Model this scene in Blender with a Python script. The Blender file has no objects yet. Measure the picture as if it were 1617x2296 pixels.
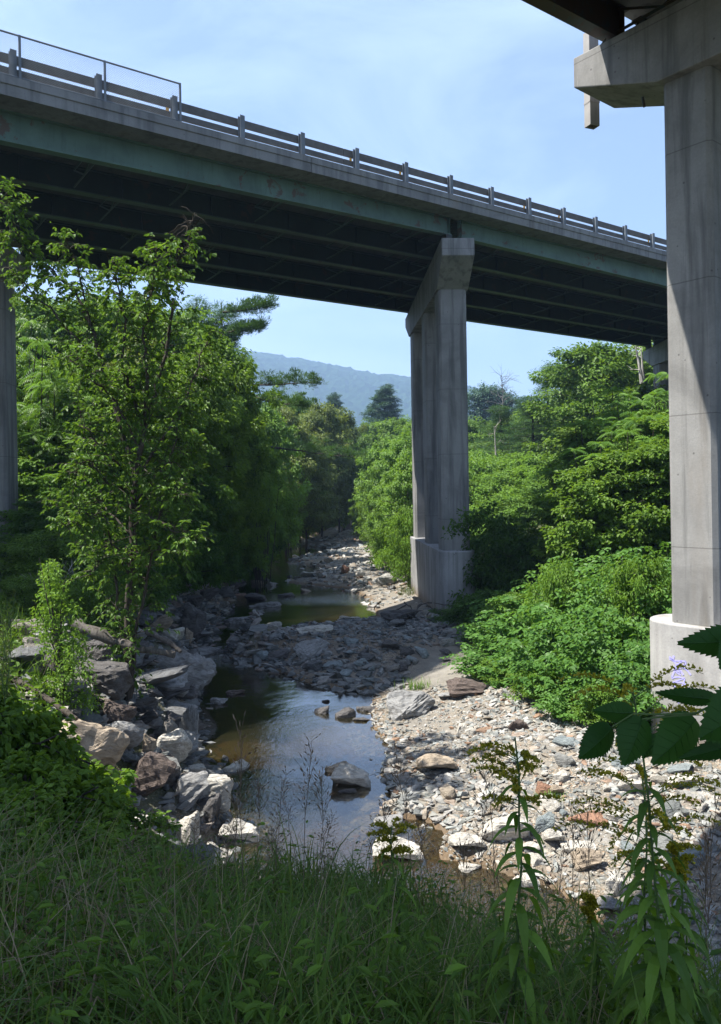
import bpy, bmesh, math, random
import numpy as np
from mathutils import Vector, Matrix
SC = bpy.context.scene
COL = SC.collection
R_ = math.radians
# ------------------------------------------------------------------ camera, sky, sun
CZ = 6.0                      # eye height over the water (m)
F_ = 1750.0; ROLL = R_(0.9)
RV = np.array([math.cos(ROLL), 0, -math.sin(ROLL)]); UV = np.array([math.sin(ROLL), 0, math.cos(ROLL)])
cd = bpy.data.cameras.new('camera'); cam = bpy.data.objects.new('camera', cd); COL.objects.link(cam)
cam.matrix_world = Matrix(((RV[0], UV[0], 0, 0), (0, 0, -1, 0), (RV[2], UV[2], 0, CZ), (0, 0, 0, 1)))
cd.sensor_fit = 'VERTICAL'; cd.sensor_height = 24; cd.lens = 24 * F_ / 2296; cd.shift_y = -50 / 2296
cd.clip_start = 0.05; cd.clip_end = 9000
SC.camera = cam
SC.render.resolution_x = 721; SC.render.resolution_y = 1024
SUN_A, SUN_E = R_(97), R_(61.5)        # left of the view direction, elevation
sv = Vector((-math.sin(SUN_A) * math.cos(SUN_E), math.cos(SUN_A) * math.cos(SUN_E), math.sin(SUN_E)))
ld = bpy.data.lights.new('sun', 'SUN'); ld.energy = 5.0; ld.angle = R_(0.53); ld.color = (1, .955, .88)
sun = bpy.data.objects.new('sun', ld); COL.objects.link(sun); sun.rotation_euler = sv.to_track_quat('Z', 'Y').to_euler()
W = bpy.data.worlds.new('World'); SC.world = W; W.use_nodes = True
nt = W.node_tree; bg = nt.nodes['Background']; bg.inputs['Strength'].default_value = 0.085
sk = nt.nodes.new('ShaderNodeTexSky'); sk.sky_type = 'NISHITA'; sk.sun_disc = False
sk.sun_elevation = SUN_E; sk.sun_rotation = -SUN_A; sk.dust_density = 1.2; sk.air_density = 1.0; sk.ozone_density = 2.5
tc = nt.nodes.new('ShaderNodeTexCoord'); mp = nt.nodes.new('ShaderNodeMapping'); mp.inputs['Scale'].default_value = (1.4, .9, 3.2)
mp.inputs['Rotation'].default_value = (0, .5, .4)
cn = nt.nodes.new('ShaderNodeTexNoise'); cn.inputs['Scale'].default_value = 2.1; cn.inputs['Detail'].default_value = 9; cn.inputs['Roughness'].default_value = .56; cn.inputs['Distortion'].default_value = .6
cr = nt.nodes.new('ShaderNodeValToRGB'); cr.color_ramp.elements[0].position = .44; cr.color_ramp.elements[0].color = (0.12, 0.12, 0.12, 1)
cr.color_ramp.elements[1].position = .72; cr.color_ramp.elements[1].color = (.45, .45, .45, 1)
mx = nt.nodes.new('ShaderNodeMix'); mx.data_type = 'RGBA'; mx.inputs[7].default_value = (5.4, 6.6, 9.8, 1)
nt.links.new(tc.outputs['Generated'], mp.inputs[0]); nt.links.new(mp.outputs[0], cn.inputs['Vector']); nt.links.new(cn.outputs['Fac'], cr.inputs[0])
nt.links.new(cr.outputs[0], mx.inputs[0]); nt.links.new(sk.outputs[0], mx.inputs[6]); nt.links.new(mx.outputs[2], bg.inputs['Color'])
SC.view_settings.view_transform = 'Standard'; SC.view_settings.look = 'None'; SC.view_settings.exposure = 1.36; SC.view_settings.gamma = 1
try:
    SC.cycles.max_bounces = 8; SC.cycles.transparent_max_bounces = 8; SC.cycles.diffuse_bounces = 3; SC.cycles.glossy_bounces = 3
except Exception: pass

# ------------------------------------------------------------------ helpers
def ray(x, y):
    return np.array([0, F_, 0.]) + RV * (x - 808.5) + UV * (1098 - y)
def at(x, y, z=None, Y=None):
    d = ray(x, y); k = (z - CZ) / d[2] if z is not None else Y / d[1]
    return d * k + np.array([0, 0, CZ])
def _h(ix, iy, s):
    n = (ix.astype(np.int64) * 374761393 + iy.astype(np.int64) * 668265263 + s * 982451653) & 0x7fffffff
    n = ((n ^ (n >> 13)) * 1274126177) & 0x7fffffff
    return ((n ^ (n >> 16)) & 0xffff) / 65535.0
def vn(x, y, s=0):
    x = np.asarray(x, float); y = np.asarray(y, float)
    ix = np.floor(x); iy = np.floor(y); fx = x - ix; fy = y - iy
    fx = fx * fx * (3 - 2 * fx); fy = fy * fy * (3 - 2 * fy)
    return (_h(ix, iy, s) * (1 - fx) + _h(ix + 1, iy, s) * fx) * (1 - fy) + (_h(ix, iy + 1, s) * (1 - fx) + _h(ix + 1, iy + 1, s) * fx) * fy
def fbm(x, y, s=0, o=4):
    r = 0; a = .5
    for i in range(o): r = r + a * (vn(x * 2 ** i, y * 2 ** i, s + i) - .5); a *= .5
    return r
class MB:
    """collects vertices and polygons; build() links them as ONE mesh object"""
    def __init__(s): s.V = []; s.F = []; s.r = []; s.n = 0
    def add(s, V, F, rnd=None):
        V = np.asarray(V, float).reshape(-1, 3); F = np.asarray(F, int)
        s.V.append(V); s.F.append(F + s.n); s.n += len(V)
        s.r.append(np.full(len(F), .5) if rnd is None else np.broadcast_to(np.asarray(rnd, float), (len(F),)))
        return s
    def box(s, c, ax, ay, az, rnd=None):
        """c centre, ax/ay/az half-axis vectors"""
        c, ax, ay, az = map(lambda q: np.array(q, float), (c, ax, ay, az))
        v = [c + i * ax + j * ay + k * az for k in (-1, 1) for j in (-1, 1) for i in (-1, 1)]
        return s.add(v, [(0, 2, 3, 1), (4, 5, 7, 6), (0, 1, 5, 4), (2, 6, 7, 3), (0, 4, 6, 2), (1, 3, 7, 5)], rnd)
    def prism(s, poly, z0, z1, rnd=None):
        n = len(poly); v = [(p[0], p[1], z0) for p in poly] + [(p[0], p[1], z1) for p in poly]
        s.add(v, [(i, (i + 1) % n, n + (i + 1) % n, n + i) for i in range(n)], rnd)
        s.add(v, [tuple(range(n))[::-1]], rnd); s.add(v, [tuple(range(n, 2 * n))], rnd); return s
    def sweep(s, prof, A, B, rnd=None):
        """prof: 3D points at A (closed loop); the same loop moved to B"""
        A = [np.array(a, float) for a in A]; B = [np.array(b, float) for b in B]; n = len(A)
        s.add(A + B, [(i, (i + 1) % n, n + (i + 1) % n, n + i) for i in range(n)], rnd)
        s.add(A, [tuple(range(n))[::-1]], rnd); s.add(B, [tuple(range(n))], rnd); return s
    def tube(s, P, r, k=6, rnd=None, cap=True):
        P = np.array(P, float); m = len(P); r = np.broadcast_to(np.asarray(r, float), (m,))
        T = np.gradient(P, axis=0); T /= np.linalg.norm(T, axis=1)[:, None] + 1e-9
        ref = np.array([0, 0, 1.]) if abs(T[0][2]) < .9 else np.array([1., 0, 0])
        u = np.cross(T, ref); u /= np.linalg.norm(u, axis=1)[:, None] + 1e-9; w = np.cross(T, u)
        a = np.arange(k) * 2 * np.pi / k
        V = P[:, None] + r[:, None, None] * (np.cos(a)[None, :, None] * u[:, None] + np.sin(a)[None, :, None] * w[:, None])
        F = [(i * k + j, i * k + (j + 1) % k, (i + 1) * k + (j + 1) % k, (i + 1) * k + j) for i in range(m - 1) for j in range(k)]
        s.add(V, F, rnd)
        if cap: s.add(V[-1], [tuple(range(k))], rnd); s.add(V[0], [tuple(range(k))[::-1]], rnd)
        return s
    def build(s, name, mat, parent=None, smooth=False, loc=None):
        me = bpy.data.meshes.new(name)
        V = np.concatenate(s.V) if s.V else np.zeros((0, 3))
        if loc is not None: V = V - np.array(loc, float)
        tot = np.concatenate([np.full(len(f), f.shape[1]) for f in s.F]).astype(np.int32)
        loops = np.concatenate([f.ravel() for f in s.F]).astype(np.int32)
        me.vertices.add(len(V)); me.vertices.foreach_set('co', V.ravel())
        me.loops.add(len(loops)); me.loops.foreach_set('vertex_index', loops)
        me.polygons.add(len(tot)); st = np.concatenate([[0], np.cumsum(tot)[:-1]]).astype(np.int32)
        me.polygons.foreach_set('loop_start', st); me.polygons.foreach_set('loop_total', tot)
        me.polygons.foreach_set('use_smooth', np.full(len(tot), bool(smooth)))
        at_ = me.attributes.new('rnd', 'FLOAT', 'FACE'); at_.data.foreach_set('value', np.concatenate(s.r).astype(np.float32))
        me.update(calc_edges=True); me.validate()
        if mat: me.materials.append(mat)
        o = bpy.data.objects.new(name, me); COL.objects.link(o)
        if parent: o.parent = parent
        if loc is not None and not parent: o.location = loc
        return o
def tag(o, label=None, cat=None, group=None, kind=None):
    if label: o['label'] = label
    if cat: o['category'] = cat
    if group: o['group'] = group
    if kind: o['kind'] = kind
    return o
def empty(name, loc=(0, 0, 0), label=None, cat=None, group=None, kind=None):
    o = bpy.data.objects.new(name, None); COL.objects.link(o); o.location = loc; o.empty_display_size = .1
    return tag(o, label, cat, group, kind)
def fixn(o):
    bm = bmesh.new(); bm.from_mesh(o.data); bmesh.ops.remove_doubles(bm, verts=bm.verts, dist=1e-5)
    bmesh.ops.recalc_face_normals(bm, faces=bm.faces); bm.to_mesh(o.data); bm.free(); return o
def bevel(o, w=.02, seg=2):
    m = o.modifiers.new('bevel', 'BEVEL'); m.width = w; m.segments = seg; m.limit_method = 'ANGLE'; return o
def copy_tree(o, parent=None):
    c = o.copy(); COL.objects.link(c)
    if parent: c.parent = parent
    for ch in CH.get(o.name, []): copy_tree(ch, c)
    return c
CH = {}
def kids(o, *ch):
    CH[o.name] = list(ch); return o

# ------------------------------------------------------------------ materials
def mat(name, rough=.85, spec=.3):
    m = bpy.data.materials.new(name); m.use_nodes = True; n = m.node_tree; b = n.nodes['Principled BSDF']
    b.inputs['Roughness'].default_value = rough; b.inputs['Specular IOR Level'].default_value = spec
    return m, n, b
def N(n, t, **k):
    x = n.nodes.new(t)
    for a, v in k.items():
        if a in x.inputs: x.inputs[a].default_value = v
        else: setattr(x, a, v)
    return x
def ramp(n, src, stops):
    r = n.nodes.new('ShaderNodeValToRGB'); e = r.color_ramp.elements
    while len(e) < len(stops): e.new(.5)
    for i, (p, c) in enumerate(stops): e[i].position = p; e[i].color = (*c, 1) if len(c) == 3 else c
    n.links.new(src, r.inputs[0]); return r
def mixc(n, fac, a, b, mode='MIX'):
    m = n.nodes.new('ShaderNodeMix'); m.data_type = 'RGBA'; m.blend_type = mode
    for i, v in ((0, fac), (6, a), (7, b)):
        if isinstance(v, (int, float)): m.inputs[i].default_value = v
        elif isinstance(v, tuple): m.inputs[i].default_value = (*v, 1)
        else: n.links.new(v, m.inputs[i])
    return m.outputs[2]
def math_(n, op, a, b=None, clamp=False):
    m = n.nodes.new('ShaderNodeMath'); m.operation = op; m.use_clamp = clamp
    for i, v in ((0, a), (1, b)):
        if v is None: continue
        if isinstance(v, (int, float)): m.inputs[i].default_value = v
        else: n.links.new(v, m.inputs[i])
    return m.outputs[0]
def coords(n, scale=(1, 1, 1), world=True, rot=(0, 0, 0)):
    m = n.nodes.new('ShaderNodeMapping'); m.inputs['Scale'].default_value = scale; m.inputs['Rotation'].default_value = rot
    if world: g = n.nodes.new('ShaderNodeNewGeometry'); n.links.new(g.outputs['Position'], m.inputs[0])
    else: g = n.nodes.new('ShaderNodeTexCoord'); n.links.new(g.outputs['Object'], m.inputs[0])
    return m.outputs[0]
def noise(n, vec, scale, detail=6, rough=.6, dist=0):
    x = N(n, 'ShaderNodeTexNoise', Scale=scale, Detail=detail, Roughness=rough, Distortion=dist); n.links.new(vec, x.inputs['Vector']); return x.outputs['Fac']
def bump(n, b, h, strength=.4, dist=.02):
    x = N(n, 'ShaderNodeBump', Strength=strength, Distance=dist); n.links.new(h, x.inputs['Height']); n.links.new(x.outputs[0], b.inputs['Normal']); return x

def concrete(name, base=(.245, .243, .235), dark=(.085, .085, .085), joints=True, stain=.75):
    m, n, b = mat(name, .88, .25)
    p = coords(n); big = noise(n, p, .55, 6, .65, .6)
    st = noise(n, coords(n, (2.2, 2.2, .16)), 1.6, 5, .6, .3)
    fine = noise(n, p, 22, 5, .7)
    c = ramp(n, big, [(.32, tuple(x * .72 for x in base)), (.5, base), (.68, tuple(min(1, x * 1.17) for x in base))]).outputs[0]
    sm = ramp(n, st, [(.48, (0, 0, 0)), (.66, (stain,) * 3)]).outputs[0]
    c = mixc(n, sm, c, dark)
    ru = ramp(n, noise(n, coords(n, (1.5, 1.5, .2)), 1.1, 4, .5, .2), [(.6, (0, 0, 0)), (.75, (.35,) * 3)]).outputs[0]
    c = mixc(n, ru, c, (.20, .165, .125))
    vo = N(n, 'ShaderNodeTexVoronoi', Scale=3.1); n.links.new(p, vo.inputs['Vector'])
    pit = ramp(n, vo.outputs['Distance'], [(.05, (.75,) * 3), (.085, (0, 0, 0))]).outputs[0]
    c = mixc(n, pit, c, (.09, .085, .08))
    c = mixc(n, ramp(n, fine, [(.3, (.25,) * 3), (.7, (0, 0, 0))]).outputs[0], c, (.12, .12, .12))
    if joints:
        sp = n.nodes.new('ShaderNodeSeparateXYZ'); g = n.nodes.new('ShaderNodeNewGeometry'); n.links.new(g.outputs['Position'], sp.inputs[0])
        z = math_(n, 'ADD', sp.outputs[2], math_(n, 'MULTIPLY', fine, .02))
        fr = math_(n, 'FRACT', math_(n, 'DIVIDE', math_(n, 'SUBTRACT', z, 3.33), 2.75))
        ln = math_(n, 'LESS_THAN', math_(n, 'ABSOLUTE', math_(n, 'SUBTRACT', fr, .5)), .0042)
        c = mixc(n, math_(n, 'MULTIPLY', ln, .5), c, (.07, .065, .06))
    if not joints:
        sp = n.nodes.new('ShaderNodeSeparateXYZ'); g = n.nodes.new('ShaderNodeNewGeometry'); n.links.new(g.outputs['Position'], sp.inputs[0])
        zz = math_(n, 'ADD', sp.outputs[2], math_(n, 'MULTIPLY', st, -1.1)); fl = ramp(n, zz, [(.0, (.75,) * 3), (.55, (.0,) * 3)]).outputs[0]
        c = mixc(n, fl, c, (.15, .11, .075))
    n.links.new(c, b.inputs['Base Color']); bump(n, b, fine, .35, .012); return m
M = {}
M['concrete'] = concrete('pier_concrete')
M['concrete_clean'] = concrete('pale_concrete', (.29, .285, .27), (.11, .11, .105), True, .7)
M['pedestal'] = concrete('stained_pedestal_concrete', (.32, .32, .32), (.11, .11, .11), False, .65)
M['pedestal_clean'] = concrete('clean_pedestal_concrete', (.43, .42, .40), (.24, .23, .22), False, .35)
M['fascia'] = concrete('weathered_fascia', (.205, .203, .198), (.09, .09, .09), False, .7)
def painted(name, col, rustc=(.085, .05, .035), amt=.62):
    m, n, b = mat(name, .55, .4); p = coords(n)
    c = ramp(n, noise(n, p, .8, 5, .6), [(.3, tuple(x * .7 for x in col)), (.7, tuple(x * 1.25 for x in col))]).outputs[0]
    c = mixc(n, ramp(n, noise(n, p, 1.3, 9, .68, .4), [(amt, (0, 0, 0)), (amt + .03, (.85,) * 3)]).outputs[0], c, rustc)
    c = mixc(n, ramp(n, noise(n, coords(n, (3, 3, .3)), 2.5, 4, .6), [(.55, (0, 0, 0)), (.75, (.5,) * 3)]).outputs[0], c, tuple(x * .5 for x in col))
    n.links.new(c, b.inputs['Base Color']); bump(n, b, noise(n, p, 9, 5, .6), .25, .01); return m
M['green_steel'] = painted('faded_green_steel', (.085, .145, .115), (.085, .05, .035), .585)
M['shade_green'] = painted('shade_darkened_green_steel', (.018, .030, .025), (.05, .032, .022), .6)  # inner girders: the green steel darkened in colour for shade under the deck
M['mid_green'] = painted('dull_green_steel', (.055, .085, .068), (.05, .032, .022), .6)
M['dark_steel'] = painted('dark_rusty_steel', (.035, .045, .04), (.05, .03, .02), .5)
def metal(name, col, rough=.5, met=.6):
    m, n, b = mat(name, rough); p = coords(n); b.inputs['Metallic'].default_value = met
    c = ramp(n, noise(n, p, 3, 6, .6), [(.3, tuple(x * .7 for x in col)), (.7, tuple(x * 1.15 for x in col))]).outputs[0]
    n.links.new(c, b.inputs['Base Color']); return m
M['galv'] = metal('weathered_galvanised_steel', (.115, .108, .10), .8, .0)
M['galv_post'] = metal('galvanised_post', (.15, .17, .19), .7, .0)
M['reflector'] = metal('amber_reflector', (.85, .42, .05), .4, 0)
M['pale_box'] = painted('pale_downspout', (.34, .32, .29), (.2, .15, .1), .72)
def bark(name, c1, c2, s=6):
    m, n, b = mat(name, .95, .15); p = coords(n, (1, 1, .22), False); f = noise(n, p, s * 2.2, 7, .7, .5)
    n.links.new(ramp(n, f, [(.35, c1), (.65, c2)]).outputs[0], b.inputs['Base Color']); bump(n, b, f, .8, .03); return m
M['bark'] = bark('grey_brown_bark', (.03, .025, .02), (.10, .085, .07))
M['bark_grey'] = bark('grey_dead_wood', (.10, .095, .09), (.2, .19, .18), 4)
M['bark_pale'] = bark('pale_bark', (.2, .18, .16), (.5, .47, .42), 3)
M['driftwood'] = bark('weathered_driftwood', (.045, .04, .035), (.16, .145, .13), 4)
def leaf(name, a, b_, hi=None, trans=.40, rough=.45):
    m, n, b = mat(name, rough, .2); hi = hi or tuple(x * 1.35 for x in b_)
    at_ = N(n, 'ShaderNodeAttribute', attribute_name='rnd'); oi = n.nodes.new('ShaderNodeObjectInfo')
    v = math_(n, 'ADD', math_(n, 'MULTIPLY', at_.outputs['Fac'], .72), math_(n, 'MULTIPLY', oi.outputs['Random'], .28))
    c = ramp(n, v, [(0, a), (.55, b_), (.93, hi), (1, tuple(x * y for x, y in zip(hi, (1.5, 1.15, .9))))]).outputs[0]
    n.links.new(c, b.inputs['Base Color'])
    tr = n.nodes.new('ShaderNodeBsdfTranslucent'); tcn = mixc(n, 1.0, c, (1.45, 1.35, .55), 'MULTIPLY'); n.links.new(tcn, tr.inputs[0])
    ms = n.nodes.new('ShaderNodeMixShader'); ms.inputs[0].default_value = trans
    n.links.new(b.outputs[0], ms.inputs[1]); n.links.new(tr.outputs[0], ms.inputs[2]); n.links.new(ms.outputs[0], n.nodes['Material Output'].inputs[0]); return m
M['leaf'] = leaf('mid_green_leaves', (.045, .10, .014), (.12, .21, .03))
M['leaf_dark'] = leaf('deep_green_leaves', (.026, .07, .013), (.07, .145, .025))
M['leaf_lime'] = leaf('lime_green_leaves', (.07, .145, .02), (.14, .25, .04))
M['leaf_far'] = leaf('far_crown_leaves', (.06, .12, .025), (.14, .225, .045))
M['leaf_young'] = leaf('young_tree_leaves', (.04, .10, .018), (.11, .20, .035))
M['leaf_blue'] = leaf('blue_green_needles', (.028, .068, .04), (.062, .12, .068), None, .2)
M['needle'] = leaf('pine_needles', (.026, .07, .026), (.07, .14, .042), None, .25)
M['sumac'] = leaf('sumac_leaves', (.05, .13, .024), (.12, .23, .038))
M['knot'] = leaf('knotweed_leaves', (.045, .12, .026), (.10, .21, .045))
M['olive'] = leaf('olive_leaves', (.06, .10, .022), (.125, .165, .04))
M['grass'] = leaf('green_grass_blades', (.024, .070, .010), (.085, .155, .022), (.20, .23, .06), .35)
M['dry'] = leaf('dry_straw', (.13, .10, .06), (.27, .21, .13), None, .2)
M['seed'] = leaf('purple_brown_seed_heads', (.08, .06, .045), (.19, .14, .10), None, .2)
M['gold'] = leaf('yellow_flower_heads', (.12, .14, .015), (.30, .26, .02), None, .3)
M['stem'] = leaf('green_stems', (.05, .09, .03), (.10, .15, .05), None, .1)
M['bigleaf'] = leaf('dark_toothed_leaves', (.016, .058, .012), (.035, .095, .02), None, .5)
def rockmat(name, stops, obj=True, foli=True):
    m, n, b = mat(name, .8, .3)
    p = coords(n, (1, 1, 1), False); f = noise(n, coords(n, (1.2, 1.2, 7), False), 2.2, 8, .68, .8); g = noise(n, p, 5, 8, .7)
    if obj: v = n.nodes.new('ShaderNodeObjectInfo').outputs['Random']
    else: v = N(n, 'ShaderNodeAttribute', attribute_name='rnd').outputs['Fac']
    r = ramp(n, v, stops); r.color_ramp.interpolation = 'LINEAR'; c = r.outputs[0]
    c = mixc(n, ramp(n, f, [(.36, (.75,) * 3), (.56, (0,) * 3)]).outputs[0], c, mixc(n, 1.0, c, (.38, .36, .34), 'MULTIPLY'))
    c = mixc(n, ramp(n, g, [(.5, (0,) * 3), (.75, (.5,) * 3)]).outputs[0], c, mixc(n, 1.0, c, (1.45, 1.4, 1.32), 'MULTIPLY'))
    n.links.new(c, b.inputs['Base Color'])
    hh = math_(n, 'ADD', f, math_(n, 'MULTIPLY', g, .6)); bump(n, b, hh, .9, .05); return m
GREY = [(0, (.12, .125, .13)), (.3, (.19, .19, .185)), (.55, (.25, .25, .235)), (.8, (.20, .175, .15)), (1, (.34, .33, .30))]
BAR = [(0, (.16, .175, .17)), (.25, (.28, .28, .265)), (.45, (.42, .405, .375)), (.62, (.29, .31, .295)), (.78, (.27, .225, .17)), (.9, (.42, .39, .34)), (.97, (.28, .18, .12)), (1, (.30, .20, .14))]
M['rock'] = rockmat('grey_schist', GREY); M['rock_bar'] = rockmat('mixed_stone', BAR); M['gravel'] = rockmat('mixed_gravel', BAR, False)
def solidrock(name, c): return rockmat(name, [(0, c), (1, tuple(x * 1.08 for x in c))])
M['white_rock'] = solidrock('chalky_white_stone', (.50, .475, .42)); M['tan_rock'] = solidrock('tan_stone', (.37, .305, .23))
M['dark_rock'] = solidrock('dark_grey_stone', (.105, .10, .098)); M['brown_rock'] = solidrock('brown_stone', (.115, .09, .078))
M['red_rock'] = solidrock('rust_red_stone', (.29, .165, .11)); M['grey_rock'] = solidrock('mid_grey_stone', (.26, .26, .255)); M['blue_rock'] = solidrock('blue_grey_stone', (.23, .265, .27))
# ground: earth / sand / gravel chosen by vertex attribute
def groundmat():
    m, n, b = mat('stream_ground', .9, .25); p = coords(n)
    a = N(n, 'ShaderNodeAttribute', attribute_name='kind_mix'); sp = n.nodes.new('ShaderNodeSeparateColor'); n.links.new(a.outputs['Color'], sp.inputs[0])
    vo = N(n, 'ShaderNodeTexVoronoi', Scale=9.0); n.links.new(p, vo.inputs['Vector'])
    vo2 = N(n, 'ShaderNodeTexVoronoi', Scale=26.0); n.links.new(p, vo2.inputs['Vector'])
    sc = n.nodes.new('ShaderNodeSeparateColor'); n.links.new(vo2.outputs['Color'], sc.inputs[0])
    peb = ramp(n, sc.outputs[0], [(0, (.13, .13, .12)), (.3, (.25, .23, .19)), (.55, (.36, .32, .26)), (.8, (.28, .19, .12)), (1, (.46, .43, .38))]).outputs[0]
    peb = mixc(n, ramp(n, vo2.outputs['Distance'], [(.35, (0,) * 3), (.6, (.8,) * 3)]).outputs[0], peb, (.10, .09, .07))
    sand = ramp(n, noise(n, p, 1.5, 7, .65), [(.3, (.15, .137, .117)), (.7, (.275, .255, .22))]).outputs[0]
    grav = mixc(n, ramp(n, noise(n, p, .9, 5, .6), [(.42, (0,) * 3), (.55, (1,) * 3)]).outputs[0], sand, peb)
    mud = ramp(n, noise(n, p, 2.5, 6, .6), [(.3, (.08, .055, .032)), (.7, (.17, .115, .065))]).outputs[0]
    soil = ramp(n, noise(n, p, 1.2, 7, .65), [(.3, (.03, .03, .016)), (.55, (.05, .06, .022)), (.75, (.09, .08, .045))]).outputs[0]
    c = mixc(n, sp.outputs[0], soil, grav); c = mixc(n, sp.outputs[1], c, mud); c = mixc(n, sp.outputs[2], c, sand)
    n.links.new(c, b.inputs['Base Color']); bump(n, b, math_(n, 'ADD', vo2.outputs['Distance'], noise(n, p, 7, 6, .7)), .6, .03); return m
M['ground'] = groundmat()

# ------------------------------------------------------------------ terrain
WP = [(400, 2080), (440, 1960), (520, 1870), (505, 1780), (455, 1690), (435, 1620), (425, 1560), (440, 1500), (455, 1450), (480, 1405), (515, 1345), (540, 1300), (560, 1262), (575, 1238), (620, 1214), (735, 1190), (790, 1181),
      (812, 1186), (775, 1200), (700, 1208), (650, 1222), (770, 1234), (700, 1247), (640, 1260), (735, 1274), (690, 1290), (645, 1306), (780, 1320), (830, 1345), (848, 1385), (790, 1397), (660, 1416), (545, 1436), (500, 1462), (520, 1484), (600, 1500), (640, 1512),
      (690, 1530), (760, 1548), (845, 1550), (835, 1580), (835, 1625), (880, 1680), (860, 1730), (880, 1790), (850, 1835), (950, 1835), (1000, 1870), (985, 1925), (1090, 1945), (1230, 1985), (1330, 2040), (1400, 2140), (1300, 2230), (800, 2180)]
WPXY = np.array([at(x, y, z=0)[:2] for x, y in WP])
def sdist(px, py, poly):
    px = np.asarray(px, float); py = np.asarray(py, float); best = np.full(px.shape, 1e9); ins = np.zeros(px.shape, bool)
    n = len(poly)
    for i in range(n):
        ax, ay = poly[i]; bx, by = poly[(i + 1) % n]; dx, dy = bx - ax, by - ay
        t = np.clip(((px - ax) * dx + (py - ay) * dy) / (dx * dx + dy * dy + 1e-12), 0, 1)
        best = np.minimum(best, (px - ax - t * dx) ** 2 + (py - ay - t * dy) ** 2)
        c = (ay > py) != (by > py)
        with np.errstate(divide='ignore', invalid='ignore'): xi = (bx - ax) * (py - ay) / (by - ay + 1e-12) + ax
        ins ^= c & (px < xi)
    return np.sqrt(best) * np.where(ins, -1, 1)
LEFTX = lambda Y: np.interp(Y, [0, 11, 17, 26, 40, 62, 90, 120, 400], [2.5, -1.5, -2.6, -3.6, -5.0, -7.0, -7.0, -2.0, 6])    # centre line of the channel
FOOT = lambda Y: np.interp(Y, [0, 12, 15, 18.5, 22, 30, 42, 60, 90, 130, 400], [22, 18, 13, 8.6, 6.4, 5.6, 6.0, 6.0, 5.5, 3.5, 9])
def height(X, Y):
    X = np.asarray(X, float); Y = np.asarray(Y, float)
    d = sdist(X, Y, WPXY); dp = np.maximum(d, 0)
    left = X < LEFTX(Y)
    nz = fbm(X * .5, Y * .5, 3, 5)
    hl = 4.6 * (1 - np.exp(-dp / 4.0)) + nz * 1.1 * np.clip(dp, 0, 1)
    e = np.maximum(X - FOOT(Y), 0)
    hr = .05 + np.minimum(dp * .16, .5) + 5.5 * (1 - np.exp(-e / 9)) + nz * .28 * np.clip(dp * 1.4, 0, 1)
    bar = np.exp(-((Y - 27.5) / 3.4) ** 2) * np.clip(dp * .5, 0, 1) * .35 * (~left)
    h = np.where(left, hl, hr + bar)
    u = .45 * X + .85 * Y
    hb = np.interp(u, [-20, 0, 2, 3, 4, 5.5, 7, 8.6, 9.8], [4.5, 4.4, 4.1, 3.6, 2.85, 1.95, 1.15, .4, -.4]) + nz * .4
    hb = np.where(Y > 14, hb - (Y - 14) * .5, hb)
    h = np.maximum(h, hb)
    far = np.clip((Y - 120) / 300, 0, 1); h = h * (1 - far) + far * (3 + 3 * fbm(X * .01, Y * .01, 9))
    h = np.where(d < 0, -np.minimum(.04 + (-d) * .22, .75) + nz * .12, h)
    return h
def H1(x, y): return float(height(np.array([x]), np.array([y]))[0])
def ground_at(x, y, Y0=2.0, Y1=170.0):
    Ys = Y0 * (Y1 / Y0) ** np.linspace(0, 1, 420); d = ray(x, y); k = Ys / d[1]
    P = d[None] * k[:, None] + np.array([0, 0, CZ]); hh = np.maximum(height(P[:, 0], P[:, 1]), 0)
    i = int(np.argmax(P[:, 2] <= hh))
    if P[i, 2] > hh[i]: i = len(Ys) - 1
    return np.array([P[i, 0], P[i, 1], hh[i]])
def axis(lo, hi, step, far_lo, far_hi, g=1.14):
    a = list(np.arange(lo, hi, step)); s = step; v = a[-1]
    while v < far_hi: s *= g; v += s; a.append(v)
    s = step; v = lo; b = []
    while v > far_lo: s *= g; v -= s; b.append(v)
    return np.array(b[::-1] + a)
xs = axis(-13, 15, .14, -2500, 2500); ys = axis(.5, 48, .14, -60, 5000, 1.05)
GX, GY = np.meshgrid(xs, ys); GH = height(GX.ravel(), GY.ravel()).reshape(GX.shape)
nx, ny = len(xs), len(ys)
idx = np.arange(nx * ny).reshape(ny, nx)
quads = np.stack([idx[:-1, :-1], idx[:-1, 1:], idx[1:, 1:], idx[1:, :-1]], -1).reshape(-1, 4)
gm = MB(); gm.add(np.stack([GX.ravel(), GY.ravel(), GH.ravel()], 1), quads)
ground = tag(gm.build('ground', M['ground'], smooth=True), kind='structure')
D = sdist(GX.ravel(), GY.ravel(), WPXY); X_, Y_, = GX.ravel(), GY.ravel(); u_ = .45 * X_ + .85 * Y_
barm = ((X_ > LEFTX(Y_)) & (X_ < FOOT(Y_) + .8) & (u_ > 6.6) & (Y_ < 140)).astype(float)
barm = np.where(D < 0, 1, barm); barm = np.where((X_ <= LEFTX(Y_)) & (D > 0), np.clip(1 - D / 1.6, 0, 1) * .8, barm)
wet = np.clip(1 - D / .45, 0, 1); wet = np.where(D < 0, .85, wet)
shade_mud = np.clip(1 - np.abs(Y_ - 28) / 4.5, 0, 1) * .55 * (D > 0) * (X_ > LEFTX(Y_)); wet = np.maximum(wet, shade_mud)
sx, sy = at(1030, 1520, z=.3)[:2]; sx2, sy2 = at(890, 1372, z=.2)[:2]
sandm = np.maximum(np.exp(-(((X_ - sx) / 1.3) ** 2 + ((Y_ - sy) / 1.9) ** 2)), np.exp(-(((X_ - sx2) / .9) ** 2 + ((Y_ - sy2) / 2.2) ** 2)))
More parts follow.
